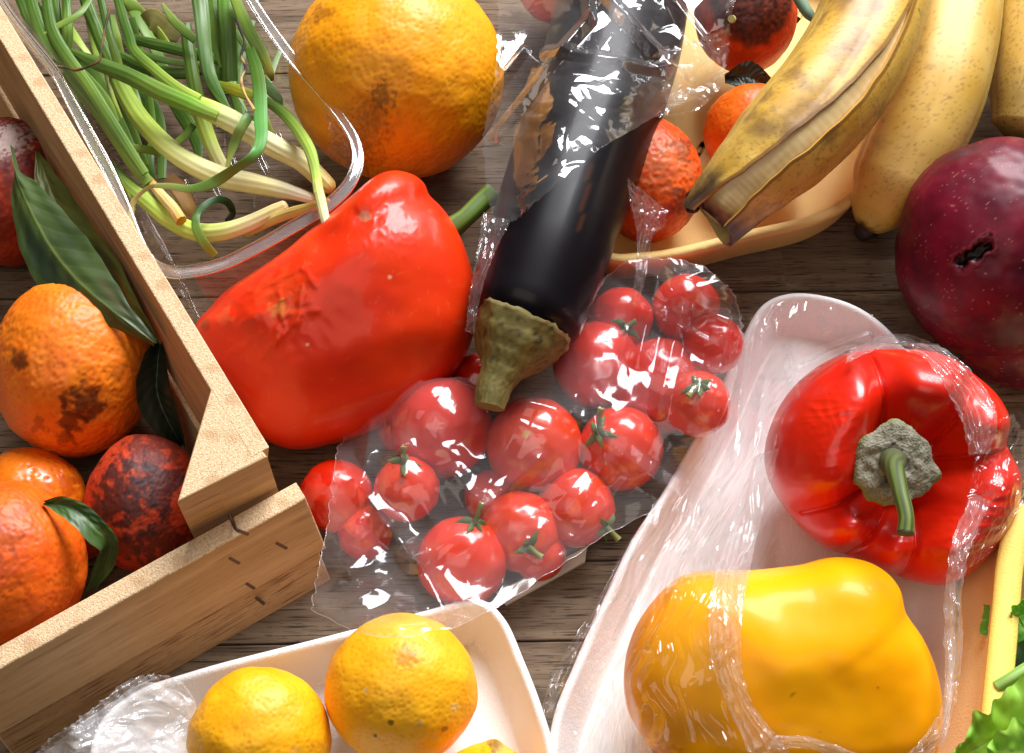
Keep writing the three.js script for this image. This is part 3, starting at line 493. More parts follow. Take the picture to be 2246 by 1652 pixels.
tag(tray2, 'white foam tray under the red and yellow peppers and torn film', 'tray');
const yMat = (c) => std({ color: c, roughness: .7, bumpMap: foamTex, bumpScale: .0002, side: THREE.DoubleSide });
const tray3 = based(mesh('foam_tray', tray([[1330, 572], [1420, 574], [1500, 562], [1640, 527], [1800, 487], [1890, 432], [1938, 355], [1953, 285], [1945, 180], [1910, 30], [1870, -110], [1500, -160], [1340, -20], [1290, 300], [1285, 500]], .029,
  [[10, 0], [7, 5], [3, 20], [.4, 27], [.2, 29], [1.2, 30.4], [3, 30.6], [5, 29.5], [6.5, 26], [9, 18], [14, 9], [20, 6], [28, 5.5]], 300, (u, k) => k > 2 && k < 7 ? .35 * n3(u * 190, k * .4, 3) : 0), yMat(new THREE.Color().setRGB(.85, .58, .2))));
tag(tray3, 'yellow foam tray holding the mandarins under the split banana', 'tray');
const tray4 = thing('foam_tray', 'mustard yellow foam tray full of green salad in the lower right corner', 'tray', at(2300, 1450, 0));
{
  const loop = [[2260, 1098], [2212, 1150], [2192, 1225], [2182, 1330], [2170, 1450], [2156, 1580], [2140, 1740], [2170, 1920], [2320, 2010], [2600, 1900], [2660, 1500], [2600, 1150], [2400, 1050]];
  mesh('wall', tray(loop, .056, [[-15, 0], [-14, 1.5], [-7, 18], [-1.5, 34], [1.2, 40], [1.2, 52], [4, 53], [7, 50], [9, 40], [11, 20], [16, 8], [26, 6]], 260, (u, k) => k < 4 ? -2.4 * Math.exp(-Math.pow((u - .3) / .02, 2)) : 0), yMat(new THREE.Color().setRGB(.94, .74, .4)), tray4);
  mesh('rim', tray(loop, .056, [[1.4, 51], [.2, 52], [-.6, 53.5], [-.5, 55], [.6, 56.4], [3, 57.4], [6.5, 57.2], [9.4, 55.6], [10.4, 53], [9, 51]], 420, (u, k) => k < 4 ? .35 * n3(u * 420, k, 3) : 0), yMat(new THREE.Color().setRGB(.9, .66, .14)), tray4);
}

// ------------------------------------------------------------------ tomatoes in their bag
const tomMat = phys({ vertexColors: true, roughness: .22, clearcoat: .5, clearcoatRoughness: .1 }), greenMat = std({ vertexColors: true, roughness: .7, side: THREE.DoubleSide });
const tomatoes = [];
function tomato(label, x, y, r, o = {}) {
  const geo = solidGeo({ c: [x, y], r: [r * 1.04, r * 1.04 * (o.tall ?? 1), r * .98], y0: o.y0 ?? .002, N: 44, col: (d, ix, iy) => { let k = mix(C('#c41408'), C('#e2300c'), clamp(.5 + .5 * fbm(d.x * 1.3 + x, d.y * 1.3, d.z * 1.3, 2))); if (o.warm) k = mix(k, C('#e2480e'), o.warm * (.6 + .4 * d.z)); return o.scar ? spots([[...o.scar, 9, C('#c8a050'), .9, .4]], k, d, ix, iy, 2) : k; }, disp: (qx, qy, qz, d) => .0006 * fbm(d.x * 2 + x, d.y * 2, d.z * 2, 2) });
  const t = thing('tomato', label, 'tomato', centre(geo), 'cherry tomatoes in the clear bag');
  mesh('flesh', geo, tomMat, t); tomatoes.push(t);
  if (o.calyx) {
    const [cx, cy, ang, len = 40] = o.calyx, P = geo.userData.P, s = geo.userData.s, ox = (cx - x) / r, oy = -(cy - y) / r, h = Math.sqrt(Math.max(.02, 1 - Math.min(1, ox * ox + oy * oy)));
    const p = P.clone().addScaledVector(RIGHT, ox * r * s).addScaledVector(UP, oy * r * s).addScaledVector(BACK, h * r * .95 * s), nrm = p.clone().sub(P).normalize();
    const a1 = V3(0, 0, 0).crossVectors(nrm, V3(.3, .2, 1)).normalize(), a2 = V3(0, 0, 0).crossVectors(nrm, a1), parts = [], R = rng(Math.round(x + y));
    for (let i = 0; i < 5; i++) { const f = i / 5 * 6.283 + R(), L = (.5 + .5 * R()) * 46 * s, d = a1.clone().multiplyScalar(Math.cos(f)).addScaledVector(a2, Math.sin(f)); parts.push(sweep([p.clone().addScaledVector(nrm, .0004), p.clone().addScaledVector(d, L * .5).addScaledVector(nrm, .0012 - L * .04), p.clone().addScaledVector(d, L).addScaledVector(nrm, R() * .004 - L * .25)], { w: [9, 8, 1.5], h: [3, 2.4, 1], n: 12, m: 8, col: (t) => mix(C('#33470f'), C('#5a6a24'), t) })); }
    const g = mergeGeometries(parts); mesh('calyx', g, greenMat, t);
    const e = V3(0, 0, 0).addScaledVector(RIGHT, Math.cos(ang)).addScaledVector(UP, Math.sin(ang)).addScaledVector(nrm, .6).normalize().multiplyScalar(len * s);
    mesh('stalk', sweep([p, p.clone().addScaledVector(e, .55).addScaledVector(nrm, .001), p.clone().add(e)], { w: [8, 6, 8], n: 10, m: 8, col: (t) => mix(C('#3d5216'), C('#8a8a4a'), t) }), greenMat, t);
  }
  return t;
}
tomato('largest tomato in the bag, just below the red pepper', 968, 938, 108, { y0: .006 });
tomato('tomato with a pale stem scar below the aubergine stalk', 1172, 977, 102, { warm: .5, scar: [1153, 948], y0: .006 });
tomato('tomato right of the scarred one with a curled calyx on its left', 1362, 985, 90, { warm: .2, calyx: [1312, 950, 1.2, 60], y0: .006 });
tomato('small tomato with an upright stalk at the left of the bag', 892, 1073, 70, { warm: .3, calyx: [888, 1018, 1.5, 42], y0: .016 });
tomato('tomato at the bottom tip of the bag with a long stalk', 1013, 1232, 96, { calyx: [1040, 1150, 1.2, 55], warm: .2 });
tomato('tomato in the bag beside the aubergine calyx', 1308, 800, 92, { y0: .004, calyx: [1370, 722, .4, 30] });
tomato('orange-red tomato with a leafy calyx between the two lower ones', 1140, 1166, 86, { warm: .5, calyx: [1158, 1190, -.6, 40] });
tomato('tomato by the lower right edge of the bag, calyx facing down', 1262, 1114, 84, { calyx: [1322, 1148, -.9, 45], warm: .3 });
tomato('tomato peeking out of the left end of the bag by the crate', 738, 1088, 78, {});
tomato('tomato at the top of the bag near the yellow tray', 1362, 700, 68, {});
tomato('dim tomato deep in the right half of the bag', 1450, 848, 102, {});
tomato('tomato at the far right end of the bag', 1566, 755, 64, { y0: .025 });
tomato('tomato with a green calyx at the right end of the bag', 1530, 885, 70, { y0: .026, calyx: [1527, 848, -2.2, 40], warm: .3 });
tomato('tomato under the folded upper corner of the bag', 1505, 676, 72, {});
tomato('tomato low in the bag under the leafy orange-red one', 1180, 1212, 60, { warm: .3 });
tomato('tomato low in the left end of the bag below the small stalked one', 800, 1168, 58, {});
tomato('tomato deep in the middle of the bag between the three large ones', 1080, 1092, 60, { warm: .2 });
tomato('tomato hidden behind the aubergine stalk', 1050, 838, 62, {});
tomato('tomato with its dry calyx turned toward the red pepper', 885, 935, 56, { calyx: [862, 890, 2.4, 30] });
{
  const q = [at(1088, 1297, .004), at(1288, 1197, .004), at(1284, 1229, .004), at(1110, 1324, .004)].map(flat);
  const g = extrude(q.map((p) => [p.x, -p.y]), .002, .0003); g.rotateX(-Math.PI / 2); g.translate(0, .001, 0);
  tag(based(mesh('card_strip', g, std({ color: new THREE.Color().setRGB(.75, .68, .56), roughness: .8 }))), 'cream card strip sticking out from under the tomato bag', 'card');
}

// ------------------------------------------------------------------ clear punnet and spring onions
const Z = (x, y, mm) => D(x * .37, y * .37, mm);
const clear = phys({ color: 0xffffff, transmission: 1, thickness: 0, roughness: .03, ior: 1.52, side: THREE.DoubleSide });
const RIM = .072;
{
  const loop = [[-90, -170], [0, 8], [60, 88], [92, 128], [112, 158], [150, 232], [190, 310], [228, 380], [270, 465], [305, 545], [335, 588], [372, 604], [425, 602], [490, 586], [560, 553], [640, 508], [720, 460], [768, 415], [794, 362], [790, 312], [765, 265], [720, 205], [672, 148], [625, 88], [577, 22], [540, -35], [440, -190], [150, -260]];
  const p = thing('plastic_punnet', 'clear plastic punnet holding the spring onions beside the crate', 'punnet', at(420, 280, 0));
  mesh('wall', tray(loop, RIM, [[5.2, 70], [6, 60], [9, 35], [12, 12], [13, 5], [14.5, 2.6]], 260), clear, p);
  const solid = phys({ color: 0xffffff, transmission: 1, thickness: .004, roughness: .02, ior: 1.5 }), L = loop.map(([x, y]) => at(x, y, RIM));
  const ring = (off, w, h, dy) => { const c = V3(0, 0, 0); L.forEach((p) => c.add(p)); c.divideScalar(L.length); return sweep([...L, L[0]].map((p) => { const d = c.clone().sub(p).setY(0).normalize(); return p.clone().addScaledVector(d, off).setY(RIM + dy); }), { n: 300, m: 14, w, h }); };
  mesh('rim', ring(.0022, 10.5, 4, 0), clear, p); mesh('flange', ring(.0022, 12, 4, -.0014), phys({ color: 0xffffff, transmission: .9, thickness: 0, roughness: .06, ior: 1.6, side: THREE.DoubleSide }), p); mesh('rim_bead', ring(-.0001, 2.6, 4.5, -.0015), solid, p); mesh('rim_bead', ring(.0046, 2, 2, .0004), solid, p);
  for (let i = 0; i < 7; i++) { const x = 330 + i * 52, y = 520 - i * 26, a = D(x, y, 3), b = D(x - 38, y - 84, 3); mesh(i ? 'base_rib_' + String(i).padStart(3, '0') : 'base_rib', sweep([a, a.clone().lerp(b, .5), b], { w: 9, h: 7, n: 14, m: 10, round: .2 }), clear, p); }
}
{ // the tray's rim is an open ring: drop the floor fan that tray() closes it with
  const q = tray4.children.find((o) => o.name === 'rim'), iq = q.geometry.index; q.geometry.setIndex([...iq.array].slice(0, iq.count - 420 * 3)); q.geometry.computeVertexNormals();
}
const onionMat = phys({ vertexColors: true, roughness: .42, specularIntensity: .6, clearcoat: .05, clearcoatRoughness: .3, side: THREE.DoubleSide }), dryMat = std({ vertexColors: true, roughness: .75, side: THREE.DoubleSide });
const G = { dark: C('#41621d'), deep: C('#41621d'), green: C('#4a6c22'), mid: C('#6a8a30'), light: C('#96b046'), lime: C('#b8cf58'), cream: C('#e6e0a8'), white: C('#efe6c4'), gold: C('#d9b860'), amber: C('#c48a30'), grey: C('#6d8a5c') };
const streak = (pal, seed, amt = .22) => (t, a, p) => { const k = ramp(pal, t), s = n3(Math.cos(a) * 10 + seed, Math.sin(a) * 10, t * 3) + .5 * n3(Math.cos(a) * 24 + seed, Math.sin(a) * 24, t * 5), b = fbm(p.x * 70 + seed, p.y * 70, p.z * 70, 3); return mix(mix(k, k.map((v) => v * .6), clamp(s) * amt * 1.6), C('#d8e0a0'), clamp(-s) * amt * .5).map((v, i) => clamp(v * (1 + .18 * b))); };
function strip(pts, w, pal, o = {}) { const path = pts.map((q) => Z(q[0], q[1], q[2])), k = .37 / 2 * .96, rw = (t, a) => ramp(w, t) * k * (1 + .05 * Math.sin(a * 9 + 2 + 2 * n3(t * 3, 1, 1)) + .05 * n3(t * 5, 3, pts[0][1] * .01)); return sweep(path, { n: o.n ?? 80, m: o.m ?? 36, w: rw, h: (t, a) => rw(t, a) * (o.flat ?? .85), round: o.round, twist: o.twist, col: streak(pal, o.seed ?? pts[0][0] * .01, o.amt), capCol: o.cap }); }
function onion(label, parts) { const geos = parts.map(([n, ...a]) => [n, strip(...a)]), t = thing('spring_onion', label, 'spring onion', centre(geos[0][1]), 'spring onions in the clear punnet'); for (const [n, g] of geos) mesh(n, g, onionMat, t); return t; }
function leafBlade(label, pts, w, pal, o = {}) { const m = mesh(o.name ?? 'onion_leaf', strip(pts, w, pal, { flat: .16, ...o }), o.dry ? dryMat : onionMat); based(m); return tag(m, label, o.cat ?? 'onion leaf'); }
onion('spring onion with the thickest pale cream stem running to the right rim', [
  ['stem', [[1870, 1185, 46], [1760, 1150, 46], [1640, 1120, 45], [1480, 1085, 44], [1300, 1045, 42], [1060, 925, 40], [860, 740, 38], [740, 560, 36], [670, 420, 34]], [62, 80, 110, 128, 130, 122, 116, 108, 96], [G.white, G.white, C('#e8dc9a'), C('#eee6b0'), C('#e2e2a0'), G.lime, G.light, G.mid], { n: 90, seed: 2, amt: .14, round: .05 }],
  ['leaf', [[690, 440, 38], [610, 270, 42], [545, 110, 46], [495, -40, 48]], [86, 84, 80, 74], [G.mid, G.green, G.green, G.deep], { flat: .55, seed: 3 }],
  ['leaf', [[720, 480, 37], [690, 340, 42], [640, 180, 44], [590, -40, 46]], [60, 52, 50, 46], [G.light, G.mid, G.green, G.deep], { flat: .5, seed: 4 }]]);
onion('spring onion crossing the punnet with a streaky white stem and golden bulb end', [
  ['stem', [[1975, 1130, 52], [1890, 1050, 52], [1790, 960, 53], [1600, 855, 54], [1400, 735, 54], [1230, 650, 54], [1100, 600, 54]], [92, 112, 124, 132, 134, 128, 118], [G.gold, C('#dcc878'), C('#e2dc9c'), G.cream, C('#dfe2a4'), G.lime, G.light], { n: 80, seed: 7, amt: .24, round: .06 }],
  ['leaf', [[1290, 690, 57], [1120, 620, 58], [950, 545, 58], [760, 450, 57], [560, 370, 56], [420, 305, 54]], [70, 104, 108, 100, 84, 40], [G.light, C('#6fa02c'), G.mid, G.green, G.green, G.deep], { flat: .55, seed: 8 }],
  ['leaf', [[1180, 590, 59], [1050, 520, 58], [900, 400, 56], [790, 295, 54], [765, 220, 53], [730, 110, 52], [690, -30, 50]], [62, 66, 66, 60, 66, 62, 54], [G.lime, G.light, G.mid, G.deep, G.deep, G.deep], { flat: .4, seed: 9 }]]);
onion('spring onion with a blunt cut root end along the front of the punnet', [
  ['stem', [[1705, 1215, 52], [1620, 1255, 50], [1480, 1325, 46], [1320, 1375, 42], [1160, 1375, 38], [1000, 1300, 35], [860, 1185, 33], [720, 1065, 32], [600, 940, 33]], [72, 88, 104, 112, 112, 108, 100, 92, 80], [C('#e4c890'), C('#dfcf8a'), G.cream, C('#cdd67c'), C('#b9cf5c'), G.lime, G.light, G.mid, G.green], { n: 90, seed: 11, amt: .2, round: .03 }],
  ['leaf', [[610, 950, 33], [530, 800, 36], [450, 640, 40], [350, 480, 44]], [84, 78, 70, 64], [G.mid, G.green, G.deep], { flat: .5, seed: 12 }]]);
onion('thin yellowish spring onion lying along the front rim', [['stem', [[1955, 1185, 68], [1850, 1225, 64], [1720, 1265, 56], [1580, 1320, 46], [1450, 1390, 36]], [42, 60, 68, 66, 60], [G.amber, G.gold, C('#d9c470'), G.lime], { seed: 14, round: .06 }]]);
onion('slim spring onion whose white end droops over the rim onto the red pepper', [
  ['leaf', [[1580, 600, 52], [1680, 670, 58], [1770, 780, 64], [1840, 900, 70], [1870, 1020, 73], [1890, 1150, 76]], [52, 70, 74, 72, 64, 62], [G.deep, G.mid, G.light, G.light, G.lime], { flat: .7, seed: 16 }],
  ['stem', [[1870, 1050, 74], [1900, 1180, 76], [1925, 1290, 76], [1955, 1380, 75], [1975, 1435, 74]], [58, 62, 60, 58, 44], [G.lime, C('#cfd588'), G.cream, G.white, C('#eadc9c')], { seed: 17, round: .1 }]]);
onion('spring onion standing steeply behind the thick stems', [['stem', [[1320, 1000, 16], [1250, 860, 22], [1190, 680, 28], [1150, 500, 34], [1120, 300, 38], [1100, 150, 40]], [84, 92, 92, 84, 78, 70], [G.cream, G.lime, G.mid, G.green, G.deep], { flat: .7, seed: 19 }]]);
onion('bundle spring onion with a long green blade along the left rim', [['leaf', [[880, 1090, 36], [790, 960, 38], [690, 800, 42], [560, 610, 46], [410, 430, 50], [270, 240, 54], [205, 80, 56], [170, -40, 56]], [70, 96, 108, 108, 100, 90, 78, 70], [G.mid, G.mid, G.green, G.green, G.green, G.deep], { flat: .45, seed: 21, n: 90 }]]);
onion('spring onion with the long blade running beside the leftmost one', [['leaf', [[860, 1030, 40], [760, 880, 44], [640, 690, 48], [520, 500, 52], [400, 340, 55], [310, 180, 57], [270, -40, 58]], [54, 66, 72, 74, 74, 72, 64], [G.mid, G.green, G.mid, G.green, G.deep], { flat: .45, seed: 23, n: 90 }]]);
onion('spring onion with a deep green blade in the upper left corner of the punnet', [['leaf', [[400, 330, 40], [400, 180, 46], [395, 40, 48], [392, -60, 48]], [66, 66, 60, 56], [G.green, G.mid, G.green, G.deep], { flat: .5, seed: 25 }]]);
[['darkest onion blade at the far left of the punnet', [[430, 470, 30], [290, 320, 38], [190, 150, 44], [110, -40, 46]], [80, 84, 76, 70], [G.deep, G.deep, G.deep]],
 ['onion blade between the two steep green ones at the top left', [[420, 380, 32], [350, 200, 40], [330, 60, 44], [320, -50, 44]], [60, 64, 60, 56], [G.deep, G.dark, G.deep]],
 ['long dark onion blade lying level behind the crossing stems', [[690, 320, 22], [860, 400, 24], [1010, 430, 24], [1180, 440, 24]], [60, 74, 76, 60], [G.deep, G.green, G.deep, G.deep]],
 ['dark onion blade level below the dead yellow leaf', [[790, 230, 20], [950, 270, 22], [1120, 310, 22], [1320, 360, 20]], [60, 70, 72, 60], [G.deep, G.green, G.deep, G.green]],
 ['greyish wilted onion blade hanging down at the top centre', [[1180, -60, 70], [1200, 130, 68], [1215, 300, 64], [1245, 450, 60], [1300, 560, 56], [1360, 645, 54]], [104, 96, 88, 78, 66, 24], [C('#56743c'), C('#5d7a44'), C('#4e7236'), C('#5c8a48'), G.grey]],
 ['broad flat onion blade with a square cut end', [[1335, -60, 66], [1345, 120, 62], [1355, 300, 54], [1362, 480, 46]], [108, 106, 104, 102], [C('#6a9a3c'), G.green, G.deep, G.deep]],
 ['onion blade with a browned tip at the right wall', [[1390, -20, 70], [1460, 150, 66], [1545, 310, 60], [1600, 430, 55], [1615, 480, 52]], [66, 76, 74, 52, 22], [G.light, G.mid, G.mid, C('#a8a03c'), C('#6a3c14')]],
 ['yellowing short blade behind the flat square-ended one', [[1290, 500, 30], [1400, 535, 32], [1500, 570, 32]], [50, 76, 70], [C('#8a9a28'), C('#a8a82c'), C('#7d8a24')]],
 ['pointed grey-green blade tip near the right wall', [[1560, 480, 46], [1610, 540, 46], [1650, 585, 44], [1675, 625, 42]], [64, 66, 54, 14], [G.deep, G.grey, C('#5c8a48')]],
 ['small yellow-green shoot poking out left of the thick stem', [[715, 855, 34], [770, 872, 36], [860, 885, 34], [950, 905, 30]], [34, 48, 50, 46], [C('#a8c03c'), G.light, G.mid]],
 ['short green shoot right of the thick stem', [[1030, 860, 20], [1090, 810, 22], [1150, 740, 24]], [44, 48, 44], [G.light, G.mid, G.green]],
 ['wrinkled short leaf piece hanging over the crossing stem', [[1480, 680, 66], [1430, 760, 65], [1385, 860, 60], [1345, 990, 56]], [62, 64, 60, 30], [C('#5c8a48'), C('#8aac58'), C('#6d8f3a'), C('#a8a84c')]],
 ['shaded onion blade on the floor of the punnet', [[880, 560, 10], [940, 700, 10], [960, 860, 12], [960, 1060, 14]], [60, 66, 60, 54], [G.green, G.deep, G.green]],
 ['thin blade curving over the top left bundle', [[560, -50, 56], [470, 80, 58], [350, 150, 58], [260, 200, 56]], [34, 40, 38, 14], [G.green, G.mid, G.light]],
 ['narrow blade crossing under the twig', [[140, 120, 40], [280, 300, 44], [470, 420, 44], [640, 600, 40], [700, 720, 36]], [40, 52, 54, 44, 18], [G.deep, G.green, G.mid, G.light]],
 ['narrow blade leaning right at the top centre', [[960, 20, 50], [1020, 110, 50], [1090, 180, 48], [1160, 240, 46]], [20, 52, 58, 50], [C('#8a9a50'), G.mid, G.green]],
 ['narrow pale blade between the crossing stem and the right wall', [[1660, 300, 24], [1600, 460, 26], [1560, 640, 26], [1620, 800, 24]], [30, 44, 44, 20], [G.grey, G.mid, G.light]],
 ['thin blade along the inside of the left rim', [[330, 480, 40], [440, 650, 38], [520, 820, 36], [570, 960, 32]], [36, 50, 52, 30], [G.green, G.mid, G.mid]],
 ['thin blade running from the twig to the cut root', [[620, 300, 30], [700, 560, 28], [800, 800, 26], [870, 980, 24]], [36, 44, 44, 30], [G.deep, G.green, G.mid]],
 ['curved blade at the top between the two steep leaves', [[1240, -40, 58], [1270, 120, 58], [1275, 260, 54], [1310, 400, 50]], [44, 56, 54, 24], [G.green, G.mid, G.green]],
 ['slender blade lying beside the level ones', [[740, 250, 30], [880, 330, 30], [1050, 370, 28], [1240, 380, 26]], [30, 40, 42, 24], [G.mid, G.green, G.mid]],
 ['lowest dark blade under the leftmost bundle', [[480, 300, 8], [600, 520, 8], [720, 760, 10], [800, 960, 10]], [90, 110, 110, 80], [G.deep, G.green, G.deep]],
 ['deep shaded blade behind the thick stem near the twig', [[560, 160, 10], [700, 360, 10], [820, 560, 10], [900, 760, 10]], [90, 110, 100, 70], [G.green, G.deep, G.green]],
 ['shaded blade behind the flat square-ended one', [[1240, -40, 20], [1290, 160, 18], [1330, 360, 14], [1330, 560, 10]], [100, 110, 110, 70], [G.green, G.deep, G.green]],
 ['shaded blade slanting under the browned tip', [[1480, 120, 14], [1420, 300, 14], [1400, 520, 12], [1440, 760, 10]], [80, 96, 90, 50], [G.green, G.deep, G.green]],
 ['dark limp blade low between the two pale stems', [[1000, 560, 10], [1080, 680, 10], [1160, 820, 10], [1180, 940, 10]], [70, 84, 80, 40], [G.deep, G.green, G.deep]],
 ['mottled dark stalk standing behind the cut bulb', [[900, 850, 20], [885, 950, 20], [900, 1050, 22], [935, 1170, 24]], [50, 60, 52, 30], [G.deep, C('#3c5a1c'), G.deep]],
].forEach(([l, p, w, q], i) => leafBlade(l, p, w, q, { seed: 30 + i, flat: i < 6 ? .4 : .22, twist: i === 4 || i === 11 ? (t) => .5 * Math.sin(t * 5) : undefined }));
{ const R = rng(77); for (let i = 0; i < 12; i++) { const x = 140 + R() * 1350, y = -60 + R() * 260, L = 380 + R() * 520, a = .75 + R() * .75, h = 6 + R() * 24, b = R() * 120 - 60, w = 36 + R() * 44, p = [0, .25, .5, .75, 1].map((t) => [x + Math.cos(a) * L * t + b * Math.sin(t * 3.1), y + Math.sin(a) * L * t, h + 6 * Math.sin(t * 5 + i)]); const m = leafBlade('narrow green onion blade lying low in the punnet under the pale stems', p, [w * .7, w, w, w * .8, w * .2], [[G.green, G.mid, G.green], [G.deep, G.green, G.mid], [G.mid, G.light, G.lime]][i % 3], { seed: 90 + i, flat: .2, n: 50, m: 16, twist: (t) => .7 * Math.sin(t * 4 + i) }); m.userData.group = 'low onion blades in the punnet'; } }
leafBlade('folded onion leaf that bends over the stems and dries to straw at the left', [[1480, 290, 64], [1520, 410, 68], [1540, 540, 71], [1545, 700, 73], [1545, 840, 74], [1500, 925, 73], [1380, 1010, 70], [1260, 1085, 66], [1130, 1118, 62], [1000, 1105, 58], [900, 1105, 56], [830, 1150, 54], [785, 1210, 52], [780, 1300, 50], [800, 1400, 48]], [60, 78, 84, 84, 74, 62, 72, 66, 46, 40, 26, 26, 36, 36, 22], [G.deep, G.green, C('#5e9c48'), C('#5c9a48'), G.mid, C('#78a84c'), C('#9aa65c'), C('#b0a468'), C('#a89a5c'), C('#a8943c')], { n: 120, seed: 51, twist: (t) => t > .32 && t < .5 ? .9 * Math.sin((t - .32) / .18 * Math.PI) : t > .7 ? .5 : 0 });
leafBlade('dark wilted leaf curled into a loop at the front of the punnet', [[1275, 1515, 40], [1215, 1450, 46], [1165, 1360, 50], [1165, 1275, 50], [1215, 1215, 50], [1290, 1182, 48], [1350, 1200, 44], [1378, 1260, 38], [1340, 1315, 28]], [44, 58, 56, 46, 44, 44, 48, 44, 30], [C('#9aa03c'), C('#6d8f2c'), C('#2f5a1c'), C('#123a10'), C('#0c2a0e'), C('#0a1f0c')], { n: 80, seed: 53 });
leafBlade('yellowish dead leaf at the bottom of the punnet near the top edge', [[820, 150, 10], [900, 120, 16], [980, 180, 12], [1060, 230, 10]], [90, 150, 130, 60], [C('#6a6428'), C('#7d7634'), C('#5c5420')], { seed: 55, dry: true, flat: .1, cat: 'dead leaf', name: 'dead_leaf' });
onion('stubby cut onion root with an amber centre', [['stem', [[880, 1060, 34], [950, 1150, 38], [1020, 1230, 42], [1075, 1310, 44]], [48, 62, 72, 74], [G.amber, C('#d6c27c'), C('#cfb878'), C('#c9a050')], { seed: 57, cap: () => C('#c4962c') }]]);
leafBlade('papery brown onion skin behind the cut root', [[1000, 1060, 30], [1070, 1130, 32], [1120, 1220, 30], [1160, 1300, 26]], [90, 110, 90, 50], [C('#d0a878'), C('#c9a070'), C('#b88a4c')], { seed: 59, dry: true, flat: .3, cat: 'onion skin', name: 'onion_skin' });
{
  const tw = mesh('twig', sweep([Z(315, 392, 66), Z(380, 400, 66), Z(445, 415, 67), Z(520, 395, 68), Z(585, 360, 69), Z(600, 280, 68), Z(620, 180, 66), Z(650, 50, 62)], { w: (t) => [3.2, 2.6, 3.6, 2.5, 3.2, 2.4, 2.8, 3.4][Math.floor(t * 7.9)] , n: 70, m: 8, col: (t) => mix(C('#2c2412'), C('#6a4a1c'), .5 + .5 * Math.sin(t * 26)) }), dryMat); tag(based(tw), 'thin dry brown twig bent across the onion leaves', 'twig');
  const th = mesh('dried_root', sweep([Z(1395, 100, 72), Z(1430, 190, 72), Z(1450, 260, 71), Z(1430, 330, 70), Z(1455, 400, 70), Z(1430, 470, 70), Z(1445, 540, 71), Z(1505, 650, 76)], { w: (t) => 2 + 1.6 * Math.abs(Math.sin(t * 14)), h: 1.4, n: 80, m: 6, col: (t) => mix(C('#2a1a10'), C('#c8a060'), sstep(.4, .8, t + .2 * Math.sin(t * 30))) }), dryMat); tag(based(th), 'dried curly root hanging over the right onion leaves', 'root');
}

// ------------------------------------------------------------------ leaves
function leafSheet(path, w, o) { // w = half widths; a blade with midrib, side veins, folds and ruffles
  const curve = new THREE.CatmullRomCurve3(path, false, 'centripetal'), nu = o.nu ?? 46, nv = o.nv ?? 90;
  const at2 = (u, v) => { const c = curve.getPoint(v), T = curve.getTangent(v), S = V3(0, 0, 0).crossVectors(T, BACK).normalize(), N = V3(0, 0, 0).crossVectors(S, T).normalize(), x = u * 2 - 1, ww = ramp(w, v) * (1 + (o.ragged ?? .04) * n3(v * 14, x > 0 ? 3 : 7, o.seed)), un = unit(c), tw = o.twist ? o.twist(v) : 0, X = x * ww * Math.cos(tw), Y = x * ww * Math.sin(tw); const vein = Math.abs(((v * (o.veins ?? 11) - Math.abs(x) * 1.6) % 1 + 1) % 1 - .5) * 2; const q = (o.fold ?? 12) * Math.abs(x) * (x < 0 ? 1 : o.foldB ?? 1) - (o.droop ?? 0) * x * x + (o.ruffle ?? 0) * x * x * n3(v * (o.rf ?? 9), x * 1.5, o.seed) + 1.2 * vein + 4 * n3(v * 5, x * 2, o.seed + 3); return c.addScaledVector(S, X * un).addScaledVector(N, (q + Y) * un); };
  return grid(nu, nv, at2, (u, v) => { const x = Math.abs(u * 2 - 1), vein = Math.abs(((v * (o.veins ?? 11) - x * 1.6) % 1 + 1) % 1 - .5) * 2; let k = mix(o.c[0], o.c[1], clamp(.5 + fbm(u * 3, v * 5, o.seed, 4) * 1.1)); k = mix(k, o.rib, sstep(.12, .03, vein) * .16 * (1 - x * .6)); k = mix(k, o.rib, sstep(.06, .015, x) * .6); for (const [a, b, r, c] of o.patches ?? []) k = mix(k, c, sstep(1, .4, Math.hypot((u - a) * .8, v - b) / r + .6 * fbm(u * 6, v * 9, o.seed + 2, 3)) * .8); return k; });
}
const leafMat = phys({ vertexColors: true, roughness: .5, clearcoat: .15, clearcoatRoughness: .35, side: THREE.DoubleSide }), salMat = phys({ vertexColors: true, roughness: .6, transmission: .22, thickness: 0, side: THREE.DoubleSide });
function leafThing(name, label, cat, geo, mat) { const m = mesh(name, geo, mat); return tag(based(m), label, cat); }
leafThing('citrus_leaf', 'long dark green citrus leaf with a pale midrib across the bruised orange', 'leaf', leafSheet([D(22, 318, 70), D(36, 390, 74), D(62, 450, 77), D(110, 540, 78), D(170, 615, 78), D(245, 680, 76), D(338, 752, 72)], [3, 5, 34, 48, 66, 76, 70, 52, 26, 8], { seed: 3, fold: -10, foldB: 1.5, c: [C('#2b3c18'), C('#465a26')], rib: C('#8a9a4c'), patches: [[.75, .55, .2, C('#1a2a1c')], [.25, .8, .12, C('#4a4a20')]] }), leafMat);
leafThing('citrus_leaf', 'yellow-green citrus leaf behind the long dark one along the crate board', 'leaf', leafSheet([D(84, 335, 62), D(112, 420, 64), D(160, 520, 66), D(225, 600, 68), D(285, 680, 69), D(348, 752, 68)], [3, 22, 40, 52, 50, 46, 34, 20, 6], { seed: 8, fold: 10, c: [C('#4c5220'), C('#727832')], rib: C('#a8a85c'), patches: [[.3, .6, .2, C('#2c3a1c')]] }), leafMat);
leafThing('citrus_leaf', 'dark curled leaf in the gap between bruised orange and corner post', 'leaf', leafSheet([D(352, 752, 56), D(346, 800, 52), D(345, 860, 46), D(372, 930, 38), D(400, 975, 30)], [10, 26, 36, 40, 26, 8], { seed: 12, fold: 34, c: [C('#10180c'), C('#22301a')], rib: C('#4c5a30') }), leafMat);
